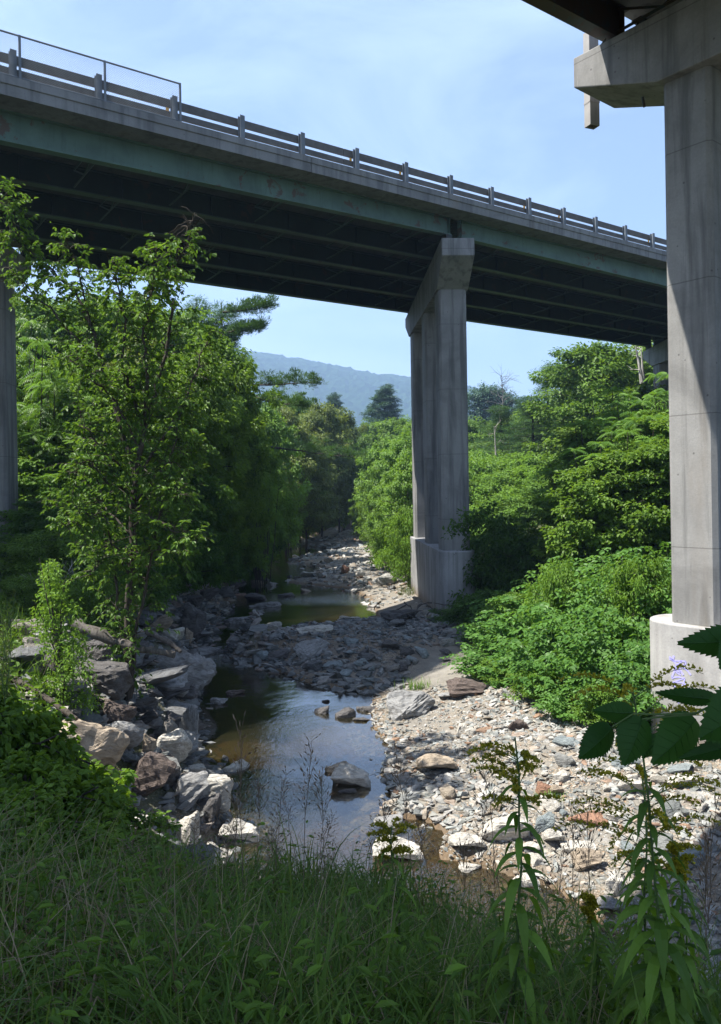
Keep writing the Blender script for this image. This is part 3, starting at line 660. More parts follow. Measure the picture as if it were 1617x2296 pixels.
# sumac: pinnate fronds in whorls on bare stems
def sumac(seed):
    r = np.random.default_rng(seed); root = empty('sumac_shrub'); tm = MB(); lm = MB(); Hh, R = 4.5, 2.2
    for s in range(16):
        az = r.random() * 6.28; rr = R * math.sqrt(r.random()); h = Hh * r.uniform(.55, 1) * (1 - .35 * (rr / R) ** 2); top = np.array([math.cos(az) * rr, math.sin(az) * rr, h])
        tm.tube(bez(np.array([top[0] * .3, top[1] * .3, -.4]), top, .3, 5, r, .05), [.04, .035, .03, .025, .015], 5, cap=False)
        for w in range(2):
            for f in range(11):
                a = f * 2 * np.pi / 11 + r.random(); b0 = top - [0, 0, w * r.uniform(.5, .9)]; ln = r.uniform(.45, .7); d = np.array([math.cos(a), math.sin(a), r.uniform(.25, .8) - w * .4])
                u = np.linspace(0, 1, 11)[:, None]; P = b0 + d * ln * u + np.array([0, 0, -1]) * (u ** 2) * ln * .55
                Tn = unit(np.gradient(P, axis=0)); S = unit(np.cross(Tn, [0, 0, 1.])); t = r.random()
                for sg in (-1, 1):
                    lv = P[2:]; leaves(lm, lv, S[2:] * sg + Tn[2:] * .35 + [0, 0, -.35], np.tile([0, 0, 1.], (9, 1)), .15 * np.sin(np.linspace(.6, 2.7, 9)) + .02, .045, np.full(9, t), 'quad')
    t = tm.build('trunk', M['bark'], root, smooth=True); c = lm.build('crown', M['sumac'], root); kids(root, t, c); root['H'] = Hh; root['R'] = R; return root
reg('sumac', sumac(21)); reg('sumac_b', sumac(22))
# knotweed: arching stems with broad alternate leaves held in layers
def knot(seed):
    r = np.random.default_rng(seed); root = empty('knotweed_bush'); tm = MB(); lm = MB(); Hh, R = 2.6, 1.9
    for s in range(38):
        az = r.random() * 6.28; rr = R * r.random() ** .6; h = Hh * r.uniform(.4, 1) * (1 - .45 * (rr / R) ** 2); e = np.array([math.cos(az) * rr, math.sin(az) * rr, h]); st = np.array([e[0] * .15, e[1] * .15, -.3])
        k = 12; P = bez(st, e, h * .28, k, r, .025); tm.tube(P, np.linspace(.013, .004, k), 4, cap=False, rnd=.3)
        for j in range(3, k):
            for q in range(2):
                a2 = az + (1 if (j + q) % 2 else -1) * r.uniform(.5, 1.3); d = np.array([math.cos(a2), math.sin(a2), .05]); ln = r.uniform(.25, .6); tw = P[j]; m = int(ln / .078)
                u = np.linspace(.15, 1, m)[:, None]; Q = tw + d * ln * u + np.array([0, 0, -1]) * u ** 2 * ln * .28; S = np.array([-d[1], d[0], 0]); sg = np.where(np.arange(m) % 2, 1, -1)[:, None]
                L = r.uniform(.12, .20, m); leaves(lm, Q, d * .7 + S * sg * .9 + [0, 0, -.3], np.tile([0, 0, 1.], (m, 1)) + r.normal(size=(m, 3)) * .30, L, L * .78, np.clip(r.normal(.5, .22, m), 0, 1), 'fold', .12)
    t = tm.build('stems', M['stem'], root); c = lm.build('foliage', M['knot'], root); kids(root, t, c); root['H'] = Hh; root['R'] = R; return root
reg('knot', knot(31)); reg('knot_b', knot(32)); reg('knot_c', knot(33))
def XY(x, Y): return ((x - 808.5) / F_ * Y, Y)

# --- knotweed and vines on the right bank
KG = 'knotweed bushes spilling over the gravel bar on the right'
for x, Y, yt, w in ((1130, 22.5, 1420, 3.0), (1230, 20.6, 1370, 3.2), (1330, 19.6, 1340, 3.4), (1420, 18.8, 1380, 3.0), (1290, 18.4, 1505, 2.0), (1400, 17.8, 1450, 2.6), (1150, 24.5, 1355, 3.4), (1260, 23.2, 1290, 3.6), (1360, 22, 1260, 3.6),
                    (1470, 20.8, 1280, 3.4), (1180, 27, 1290, 3.8), (1290, 25.8, 1235, 3.8), (1400, 24.6, 1215, 3.8), (1490, 23.4, 1200, 3.6), (1460, 18.6, 1470, 2.4), (1545, 21, 1330, 3.4), (1600, 22.5, 1300, 3.6), (1175, 21.4, 1470, 2.2)):
    X, Y = XY(x, Y); plant(RR.choice(['knot', 'knot_b', 'knot_c']), X, Y, 'knotweed bush with layered heart-shaped leaves on the right bank', 'knotweed', KG, ytop=yt, wd=w)
for x, Y, yt, w in ((1110, 21.6, 1480, 1.4), (1200, 19.6, 1500, 1.3), (1340, 17.6, 1535, 1.2), (1250, 24, 1265, 2), (1440, 21, 1255, 2), (1150, 26.5, 1330, 2)):
    X, Y = XY(x, Y); plant('shrub_lime', X, Y, 'small pale shrub growing through the knotweed', 'shrub', 'small shrubs among the knotweed', ytop=yt, wd=w)
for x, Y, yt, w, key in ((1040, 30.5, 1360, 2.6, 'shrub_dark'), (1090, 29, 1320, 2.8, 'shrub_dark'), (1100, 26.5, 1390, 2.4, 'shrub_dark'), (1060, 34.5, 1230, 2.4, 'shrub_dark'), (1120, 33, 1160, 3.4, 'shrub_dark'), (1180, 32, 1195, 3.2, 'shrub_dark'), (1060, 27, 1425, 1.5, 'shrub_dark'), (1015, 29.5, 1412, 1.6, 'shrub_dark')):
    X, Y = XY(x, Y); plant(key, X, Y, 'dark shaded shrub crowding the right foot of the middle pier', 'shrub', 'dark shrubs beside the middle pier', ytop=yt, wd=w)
for x, Y, yt, w, key in ((1325, 30, 1065, 4.2, 'vine'), (1350, 29, 1020, 4.6, 'vine'), (1420, 29, 1000, 4.8, 'vine'), (1500, 28, 985, 4.6, 'vine'), (1350, 33, 975, 4.6, 'near'), (1360, 34, 930, 5, 'near'), (1470, 33, 900, 5, 'near'), (1345, 34, 1000, 4, 'vine'), (1570, 30, 900, 5, 'near')):
    X, Y = XY(x, Y); plant(key, X, Y, 'vine-covered leafy tree on the right bank above the knotweed', 'tree', 'vine-covered trees on the right bank', ytop=yt, wd=w)
for i, (x, Y, yt) in enumerate(((1345, 33.5, 930), (1350, 34, 905), (1375, 34.5, 872), (1420, 34.5, 850), (1465, 34.5, 825), (1510, 34.5, 810), (1345, 33, 930), (1400, 33.5, 885), (1455, 33.5, 855), (1345, 32, 975), (1390, 32, 930), (1470, 31.5, 915), (1560, 33, 800), (1335, 30.5, 1040), (1370, 30, 1000), (1440, 30, 980), (1330, 31, 985), (1490, 33, 870))):
    X, Y = XY(x, Y); plant(RR.choice(['sumac', 'sumac_b']), X, Y, 'sumac shrub with drooping feathery fronds on the right hillside', 'sumac', 'sumac shrubs climbing the right hillside', ytop=yt, wd=4.4)
for x, Y, yt, w in ((1085, 60, 1085, 5.5), (1130, 62, 1060, 5.5), (1180, 63, 1050, 5.5), (1085, 67, 1035, 6.6), (1150, 69, 1025, 6.6), (1205, 67, 1020, 6.6), (1095, 56, 1130, 4.84), (1080, 75, 1015, 6.6), (1220, 61, 1045, 5.5), (1150, 57, 1110, 4.84), (1200, 59, 1080, 4.84), (1075, 54.5, 1180, 3.96), (1120, 55, 1170, 3.96)):
    X, Y = XY(x, Y); plant('shrub_lime', X, Y, 'bright lime-green shrub in the sunny clearing right of the middle pier', 'shrub', 'lime-green shrubs in the clearing', ytop=yt, wd=w)
# trees right of the middle pier
X, Y = XY(1325, 70); plant('mid', X, Y, 'tall rounded green tree rising under the far bridge at right', 'tree', ytop=748, wd=9.5)
X, Y = XY(1400, 76); plant('mid', X, Y, 'broad green tree just right of the tallest one, behind the sumacs', 'tree', ytop=770, wd=9)
X, Y = XY(1232, 82); plant('pine', X, Y, 'ragged pine at the left edge of the tall rounded tree', 'pine tree', ytop=790, wd=8)
X, Y = XY(1195, 74); plant('pine', X, Y, 'wide dark pine right of the clearing behind lime shrubs', 'pine tree', ytop=865, wd=9)
X, Y = XY(1128, 78); plant('pine', X, Y, 'full green pine standing alone just right of the middle pier', 'pine tree', ytop=888, wd=8.5)
for x, yt in ((1068, 870), (1084, 862), (1100, 855), (1116, 858), (1134, 872), (1150, 880)):
    X, Y = XY(x, 150); plant('poplar', X, Y, 'slim poplar in the far row right of the middle pier', 'poplar', 'far row of poplars', ytop=yt, wd=3.8)
for x, Y, yt, w in ((1065, 95, 930, 8), (1100, 92, 960, 8), (1165, 96, 920, 8), (1205, 100, 900, 9), (1270, 90, 880, 9), (1180, 86, 985, 8), (1270, 74, 960, 7), (1080, 88, 985, 8), (1235, 110, 905, 9), (1470, 74, 800, 9), (1330, 62, 930, 6), (1440, 58, 850, 7)):
    X, Y = XY(x, Y); plant(RR.choice(['mid', 'far']), X, Y, 'green tree in the wooded background right of the middle pier', 'tree', 'background trees right of the middle pier', ytop=yt, wd=w)
def bare(name, pts, rr, twigs, seed, label, cat, m='bark_pale', tl=1.2):
    r = np.random.default_rng(seed); root = empty(name, tuple(pts[0]), label, cat); mb = MB(); P = np.array(pts); mb.tube(P, np.linspace(rr, rr * .25, len(P)), 6)
    o = mb.build('trunk', M[m], root, smooth=True, loc=tuple(pts[0])); mb = MB()
    for i in range(twigs):
        f = r.uniform(.25, 1); j = f * (len(P) - 1); a = P[int(j)] * (1 - j % 1) + P[min(int(j) + 1, len(P) - 1)] * (j % 1); d = unit(np.array([r.normal(), r.normal() * .7, r.uniform(.3, 1.3)])) * tl * r.uniform(.4, 1)
        Q = bez(a, a + d, tl * .05, 5, r, tl * .05); mb.tube(Q, np.linspace(rr * .3, .006, 5), 4, cap=False)
        for q in range(3):
            b = Q[2 + q % 3]; mb.tube([b, b + d * .35 + r.normal(size=3) * tl * .18], [rr * .12, .004], 3, cap=False)
    mb.build('branches', M[m], root, smooth=True, loc=tuple(pts[0])); return root
bare('dead_tree', [at(1126, 960, Y=110), at(1128, 900, Y=110), at(1125, 842, Y=110)], .14, 26, 1, 'bare dead treetop sticking up behind the pine right of the middle pier', 'dead tree', m='bark_grey', tl=2.6)
bare('dead_tree', [at(1112, 1020, Y=60), at(1110, 980, Y=60), at(1108, 955, Y=60)], .07, 5, 2, 'small pale dead snag in front of the pine at the clearing edge', 'dead tree', tl=1.2)
bare('dead_tree', [at(1440, 860, Y=62), at(1433, 815, Y=62), at(1425, 776, Y=62)], .18, 3, 3, 'white dead trunk leaning beside the farthest pier cap', 'dead tree', tl=1.5)
bare('dead_tree', [at(1443, 850, Y=62.5), at(1440, 812, Y=62.5), at(1437, 780, Y=62.5)], .12, 2, 4, 'thinner white dead trunk right beside the leaning one', 'dead tree', tl=1.2)

# --- left bank and the valley beyond
def row(spec, label, cat, group):
    for key, x, Y, yt, w in spec:
        X, Y = XY(x, Y); plant(key, X, Y, label, cat, group, ytop=yt, wd=w)
row([('near_dark', 400, 37, 1010, 5), ('near', 480, 44, 950, 5), ('near', 520, 48, 1000, 4.6), ('near', 540, 52, 930, 5), ('near_dark', 345, 33, 1040, 5), ('near_dark', 260, 31, 1050, 5), ('near', 565, 58, 1010, 4.4), ('near_dark', 580, 66, 1080, 4), ('shrub_dark', 480, 43, 1185, 3), ('shrub_dark', 420, 37, 1215, 2.8), ('shrub_dark', 525, 51, 1170, 3), ('shrub_dark', 350, 32, 1250, 2.6), ('shrub_dark', 570, 62, 1165, 3), ('shrub', 548, 56, 1190, 2.2), ('shrub_dark', 580, 70, 1172, 2.6), ('shrub', 600, 80, 1165, 3), ('shrub_dark', 622, 92, 1158, 3.4), ('shrub', 650, 104, 1150, 3.6), ('shrub_dark', 690, 112, 1145, 4), ('shrub', 730, 122, 1140, 4), ('shrub', 770, 132, 1135, 4.4), ('shrub_dark', 500, 46, 1225, 2), ('shrub_dark', 535, 51, 1212, 2), ('shrub', 555, 59, 1200, 2.2)],
    'leafy tree leaning out over the left edge of the stream', 'tree', 'dense trees overhanging the left bank')
row([('near', 330, 38, 800, 6.5), ('near', 420, 42, 760, 6.5), ('near', 480, 46, 740, 7), ('mid', 380, 52, 660, 9), ('mid', 250, 50, 640, 9), ('mid', 120, 48, 640, 9), ('mid', 300, 58, 640, 9), ('near', 220, 37, 850, 6), ('near', 150, 38, 830, 6), ('near', 70, 40, 780, 7), ('mid_lime', 100, 35, 960, 6), ('near_dark', 200, 30, 1080, 5), ('near_dark', 110, 29, 1110, 5), ('near', 270, 36, 930, 6), ('near', 450, 49, 800, 6), ('near', -10, 40, 800, 8), ('mid', 40, 52, 660, 9), ('near', 530, 52, 880, 5.5), ('mid', 470, 60, 690, 7), ('mid_lime', 400, 40, 900, 5), ('mid_lime', 60, 37, 900, 6), ('mid_lime', 470, 45, 820, 5.5), ('mid_lime', 530, 50, 940, 4.6), ('mid_lime', 230, 36, 800, 5.5), ('olive', 330, 44, 740, 6)],
    'green broadleaf tree in the thicket on the left bank', 'tree', 'thicket of trees on the left bank')
row([('sumac', 60, 36, 740, 5.4), ('sumac_b', 115, 35.5, 700, 5.4), ('sumac', 175, 36, 790, 5.4), ('sumac_b', 90, 34.5, 850, 5), ('sumac', 215, 35, 900, 5), ('sumac_b', 70, 34, 960, 4.6), ('sumac', 155, 34.5, 930, 4.6), ('sumac', 590, 50, 1000, 4), ('sumac_b', 40, 38, 700, 5.4), ('sumac_b', 340, 36, 900, 5), ('sumac_b', 300, 35, 990, 4.6), ('sumac', 120, 33, 1040, 4)],
    'sumac with feathery drooping fronds in the left thicket', 'sumac', 'sumacs in the left thicket')
row([('shrub', 75, 24.5, 1200, 2.8), ('shrub', 130, 25, 1180, 2.8), ('shrub', 190, 25, 1200, 2.8), ('shrub_dark', 250, 25, 1200, 2.8), ('shrub_dark', 310, 28, 1215, 2.6), ('shrub', 50, 21, 1290, 1.6), ('shrub_dark', 240, 24, 1270, 1.6), ('shrub_dark', 230, 28, 1140, 3), ('shrub_dark', 140, 28, 1130, 3), ('shrub', 160, 21, 1290, 1.6), ('shrub', 230, 20.5, 1300, 1.4)],
    'low leafy shrub at the foot of the left thicket', 'shrub', 'low shrubs at the foot of the left thicket')
X, Y = XY(505, 60); plant('pine', X, Y, 'tall pine with long open boughs under the far bridge, left of the hills', 'pine tree', ytop=635, wd=8.5, rot=.4)
X, Y = XY(445, 58); plant('pine', X, Y, 'pine partly hidden behind the young tree on the left', 'pine tree', ytop=625, wd=9)
# long pine boughs that reach out over the stream
def bough(x0, y0, x1, y1, Y, seed, label):
    r = np.random.default_rng(seed); a = at(x0, y0, Y=Y); b = at(x1, y1, Y=Y - 1); root = empty('pine_bough', tuple(a), label, 'pine branch', 'long pine boughs reaching over the stream'); ln = np.linalg.norm(b - a)
    P = bez(a, b, -ln * .03, 9, r, .05); tm = MB(); tm.tube(P, np.linspace(.09, .015, 9), 5, cap=False); lm = MB(); C = []; O = []
    for j in range(2, 9):
        for s in range(6):
            d = unit(np.array([r.normal() * .8 + .5, r.normal(), abs(r.normal()) * .5 - .05])); w = (1 - abs(j - 5) / 5.2) * ln * r.uniform(.08, .34); e = P[j] + d * w; tm.tube([P[j], e], [.015, .005], 3, cap=False); C += [e, (P[j] + e) / 2 + [0, 0, .1]]; O += [d, d]
    clump_leaves(lm, r, np.array(C) + r.normal(size=(len(C), 3)) * [.2, .2, .14], r.uniform(.14, .42, len(C)), 46, .26, .04, np.array(O), 'quad', .5, None, -.5)
    tm.build('branch', M['bark'], root, loc=tuple(a)); lm.build('needles', M['needle'], root, loc=tuple(a))
bough(500, 700, 604, 688, 52, 1, 'topmost pine bough jutting right below the bridge')
bough(510, 745, 582, 735, 52, 2, 'short pine bough just under the topmost one')
bough(480, 860, 692, 858, 50, 3, 'longest dark pine bough reaching right in front of the hills')
bough(560, 890, 690, 910, 56, 4, 'faint pine bough over the pale treetops left of the stream')
bough(600, 1000, 810, 1024, 62, 5, 'low sagging pine bough hanging over the stream gap')
row([('olive', 640, 78, 900, 6.5), ('mid_lime', 600, 66, 890, 6), ('olive', 720, 88, 890, 7), ('olive', 685, 80, 960, 6), ('mid', 650, 92, 870, 8), ('olive', 760, 96, 905, 7), ('mid_lime', 735, 110, 985, 6.5), ('mid_lime', 690, 98, 950, 6.5), ('mid_lime', 640, 84, 985, 5.4), ('olive', 715, 105, 1060, 5.5), ('mid', 670, 86, 1020, 5.6), ('mid_lime', 625, 76, 1050, 4.4), ('mid_lime', 605, 72, 1080, 4), ('mid', 745, 122, 1020, 7), ('near', 690, 90, 1110, 4.2), ('near', 645, 82, 1105, 4), ('near', 730, 108, 1120, 4.5), ('near', 775, 135, 1110, 6), ('mid', 790, 125, 1000, 8), ('mid', 770, 112, 960, 8)],
    'tree with yellow-green crown on the left side of the valley', 'tree', 'trees lining the left side of the stream')
row([('mid_lime', 860, 72, 975, 5), ('mid_lime', 905, 66, 960, 5), ('mid', 830, 90, 960, 5.5), ('mid_lime', 880, 58, 1060, 3.8), ('near', 850, 74, 1080, 4), ('near_dark', 895, 60, 1120, 3.4), ('mid_lime', 915, 54, 1010, 4), ('near', 825, 84, 1090, 3.8), ('mid', 890, 95, 920, 7), ('mid', 935, 90, 930, 7), ('mid', 845, 110, 930, 7), ('near', 960, 60, 1040, 4), ('near', 1000, 58, 1080, 4), ('near', 1040, 60, 1060, 4)],
    'light green tree on the right side of the stream behind the middle pier', 'tree', 'light green trees behind the middle pier')
row([('shrub_lime', 895, 47, 1170, 2.8), ('shrub_lime', 912, 44, 1150, 2.6), ('shrub_lime', 885, 52, 1180, 2.6), ('shrub', 870, 60, 1175, 3), ('shrub', 850, 70, 1160, 3.4), ('shrub', 832, 82, 1150, 4)],
    'bright shrub at the right waterline left of the middle pier', 'shrub', 'bright shrubs left of the middle pier')
X, Y = XY(863, 140); plant('spruce', X, Y, 'dense blue-green evergreen standing highest left of the middle pier', 'spruce', ytop=842, wd=17)
X, Y = XY(758, 150); plant('spruce', X, Y, 'smaller blue-green evergreen between the pine bough and the dense one', 'spruce', ytop=864, wd=12)
X, Y = XY(672, 130); plant('pine', X, Y, 'round-topped evergreen below the tip of the longest pine bough', 'pine tree', ytop=862, wd=7)
r0 = random.Random(4)
for i in range(64):
    Y = r0.uniform(165, 330); x = r0.uniform(-150, 1850) if i > 26 else r0.uniform(560, 1230); X, Y = XY(x, Y)
    plant(r0.choice(['far', 'far', 'mid', 'olive']), X, Y, 'distant tree in the valley forest below the hills', 'tree', 'distant valley trees', ytop=r0.uniform(920, 965), wd=r0.uniform(9, 13))
for i in range(26):
    s = r0.choice((-1, 1)); Y = r0.uniform(60, 130); X = s * r0.uniform(24, 60) + (4 if s > 0 else 0)
    plant('far', X, Y, 'tall tree in the dense forest beside the valley', 'tree', 'forest trees flanking the valley', h=r0.uniform(14, 20), wd=r0.uniform(9, 12))

# --- young tree in front, built branch by branch
def hero_tree():
    r = np.random.default_rng(77); g = ground_at(290, 1585, 8); Y = g[1]; root = empty('young_tree', tuple(g), 'slender young tree with sparse drooping leaves rising from the left boulders', 'tree'); L = tuple(g)
    tm = MB(); lm = MB()
    def pl(pts, ys): return np.array([at(a, b, Y=Y + c) for (a, b), c in zip(pts, ys)])
    def dens(P, k=4):
        t = np.linspace(0, len(P) - 1, (len(P) - 1) * k + 1); return np.stack([np.interp(t, np.arange(len(P)), P[:, q]) for q in range(3)], 1)
    tr = pl([(290, 1600), (292, 1500), (286, 1400), (294, 1290), (298, 1180), (304, 1080), (318, 980)], [0] * 7); tr = dens(tr, 3); tr += r.normal(size=tr.shape) * .02
    tm.tube(tr, np.linspace(.10, .042, len(tr)) * r.uniform(.8, 1.25, len(tr)), 9)
    limbs = [([(292, 1560), (276, 1440), (262, 1330), (240, 1200), (222, 1080), (190, 980), (172, 900)], .042, (0, .1, .3, .5, .7, .9, 1)), ([(292, 1540), (306, 1420), (330, 1300), (352, 1180), (372, 1060), (400, 960), (412, 900)], .036, (0, -.1, -.3, -.5, -.7, -.8, -.9)), ([(304, 1080), (270, 960), (240, 842), (212, 750), (170, 657), (120, 610), (60, 560), (10, 520)], .055, (0, .3, .6, .8, 1, 1.1, 1.2, 1.2)),
             ([(318, 980), (300, 890), (275, 832), (278, 720), (262, 640), (250, 590)], .045, (0, -.2, -.5, -.8, -1, -1)),
             ([(318, 980), (350, 880), (372, 800), (385, 700), (372, 640), (392, 590), (425, 540), (432, 480)], .05, (0, .2, .3, .4, .3, .2, 0, 0)),
             ([(318, 980), (330, 850), (320, 760), (335, 680), (345, 620), (350, 560)], .04, (0, -.6, -1, -1.2, -1.3, -1.4)),
             ([(240, 842), (170, 760), (110, 690), (60, 650), (20, 600)], .03, (.6, .9, 1.4, 1.8, 2)), ([(294, 1290), (240, 1190), (190, 1150), (150, 1180)], .025, (0, -.6, -1.1, -1.4)),
             ([(298, 1180), (340, 1160), (390, 1190), (440, 1215)], .022, (0, -.7, -1.2, -1.6)), ([(300, 1130), (360, 1060), (400, 1010), (430, 1020)], .028, (0, .4, .7, .9)),
             ([(304, 1080), (380, 960), (420, 880), (450, 800), (470, 740)], .032, (0, .6, 1.1, 1.4, 1.5)), ([(290, 1230), (230, 1260), (200, 1290)], .018, (0, -.8, -1.3)), ([(296, 1240), (350, 1235), (410, 1245)], .018, (0, -.9, -1.4)),
             ([(60, 560), (20, 480), (5, 430)], .016, (1.2, 1.2, 1.2)), ([(300, 1110), (240, 1080), (190, 1030), (160, 1060)], .028, (0, -.9, -1.5, -1.7)), ([(296, 1200), (230, 1130), (170, 1110), (140, 1140)], .024, (0, .5, .9, 1.1)), ([(300, 1150), (350, 1110), (390, 1090), (420, 1130)], .024, (0, .6, 1, 1.2)), ([(294, 1270), (240, 1240), (190, 1230)], .018, (0, .5, .9)), ([(310, 1000), (260, 900), (200, 840), (150, 800)], .03, (0, -.6, -1.1, -1.4)), ([(286, 1060), (230, 1010), (190, 960)], .03, (0, -.9, -1.5)), ([(310, 1040), (370, 1080), (410, 1110)], .02, (0, -.8, -1.3)), ([(212, 750), (180, 620), (150, 540)], .02, (.8, .4, 0))]
    for pts, rad, dy in limbs:
        P = dens(pl(pts, dy), 4); P[1:-1] += r.normal(size=P[1:-1].shape) * .025; tm.tube(P, np.linspace(rad, .007, len(P)), 6, cap=False)
        for j in range(2, len(P)):
            for q in range(6):
                if r.random() < .10: continue
                f = j / len(P); d = unit(r.normal(size=3) * [1, 1, .7] + [0, 0, .25]); ln = r.uniform(.35, .95) * (1.1 - .45 * f); Q = bez(P[j], P[j] + d * ln, .05, 6, r, .02); Q[:, 2] -= np.linspace(0, 1, 6) ** 2 * ln * .18
                tm.tube(Q, np.linspace(.009, .003, 6), 3, cap=False)
                if pts[-1] == (432, 480) and f > .86: continue
                m = r.integers(8, 16); u = np.sort(r.uniform(.25, 1, m)); B = np.stack([np.interp(u, np.linspace(0, 1, 6), Q[:, w]) for w in range(3)], 1)
                S = unit(np.cross(d, [0, 0, 1.])); sg = np.where(np.arange(m) % 2, 1, -1)[:, None]; l = r.uniform(.08, .145, m)
                leaves(lm, B, d * .6 + S * sg * .8 + [0, 0, -.55] + r.normal(size=(m, 3)) * .25, np.array([0, 0, 1.]) + r.normal(size=(m, 3)) * .45, l, l * .5, np.clip(r.normal(.55, .25, m), 0, 1))
    tm.build('trunk', M['bark'], root, smooth=True, loc=L); lm.build('leaves', M['leaf_young'], root, loc=L)
hero_tree()

# --- rocks
def rockmesh(seed, flat=.6, pts=16, strata=0, hi=False):
    r = np.random.default_rng(seed); bm = bmesh.new(); p = rdir(r, pts) * r.uniform(.8, 1.08, pts)[:, None]; p = np.sign(p) * np.abs(p) ** .72
    for q in p: bm.verts.new(q * [1, .8, flat])
    g = bmesh.ops.convex_hull(bm, input=bm.verts); bmesh.ops.delete(bm, geom=[v for v in bm.verts if not v.link_faces], context='VERTS')
    bmesh.ops.bevel(bm, geom=list(bm.edges), offset=.07, segments=1, affect='EDGES', clamp_overlap=True)
    if hi:
        bmesh.ops.triangulate(bm, faces=bm.faces); bmesh.ops.subdivide_edges(bm, edges=[e for e in bm.edges if e.calc_length() > .16], cuts=2, use_grid_fill=True); bmesh.ops.triangulate(bm, faces=bm.faces)
        bmesh.ops.subdivide_edges(bm, edges=[e for e in bm.edges if e.calc_length() > .12], cuts=1)
        bm.normal_update(); co = np.array([v.co[:] for v in bm.verts]); no = np.array([v.normal[:] for v in bm.verts])
        tilt = co @ unit(r.normal(size=3) * [.5, .5, 1]); st = np.abs(((tilt * (5 + strata * 3)) % 1) - .5) * .09 * (1 if strata else .45)
        d = (fbm(co[:, 0] * 2.2 + 9, co[:, 1] * 2.2 + co[:, 2] * 3, seed, 4)) * .26 + st - .02
        for v, dd, nn_ in zip(bm.verts, d, no): v.co += Vector(nn_ * dd)
    me = bpy.data.meshes.new('rock'); bm.to_mesh(me); bm.free(); return me
RK = {'block': [rockmesh(100 + i, .62, 12, 0, True) for i in range(5)], 'slab': [rockmesh(120 + i, .28, 13, 1, True) for i in range(5)], 'strat': [rockmesh(140 + i, .6, 11, 2, True) for i in range(3)], 'round': [rockmesh(160 + i, .7, 26, 0, True) for i in range(3)]}
RC = {}
def rockobj(me, m):
    k = (me.name, m)
    if k not in RC:
        c = me.copy(); c.materials.clear(); c.materials.append(M[m]); RC[k] = c
    return RC[k]
RN = random.Random(8)
def rock(box, shape, m, label, cat='rock', rot=None, tilt=0, name=None, sink=.12, group=None, depth=1.0):
    """box: x0,y0,x1,y1 outline of the stone in the 1617-wide picture frame; it is set on the ground where that outline meets it"""
    x0, y0, x1, y1 = box; w, h = x1 - x0, y1 - y0; g = ground_at((x0 + x1) / 2, y1 - h * .12, 4); s = g[1] / F_; W_ = w * s
    flat = {'block': .62, 'slab': .28, 'strat': .6, 'round': .7}[shape]
    ang = math.atan2(CZ - g[2], g[1]); dpt = W_ * .8 * depth; hz = max((h * s - dpt * math.sin(ang) * .6) / math.cos(ang), W_ * (.18 if shape == 'slab' else .42))
    o = bpy.data.objects.new(name or ('boulder' if W_ > .9 else 'rock'), rockobj(RN.choice(RK[shape]), m)); COL.objects.link(o)
    o.location = (g[0], g[1] + dpt * .35, g[2] + hz * (.5 - sink - (.40 if g[2] < .05 else 0))); o.scale = (W_ / 2 * 1.2, dpt / 2 / .8 * 1.1, hz / 2 / flat * 1.3); o.rotation_euler = (RN.uniform(-.1, .1), tilt, rot if rot is not None else RN.uniform(-.35, .35))
    return tag(o, label, cat, group)
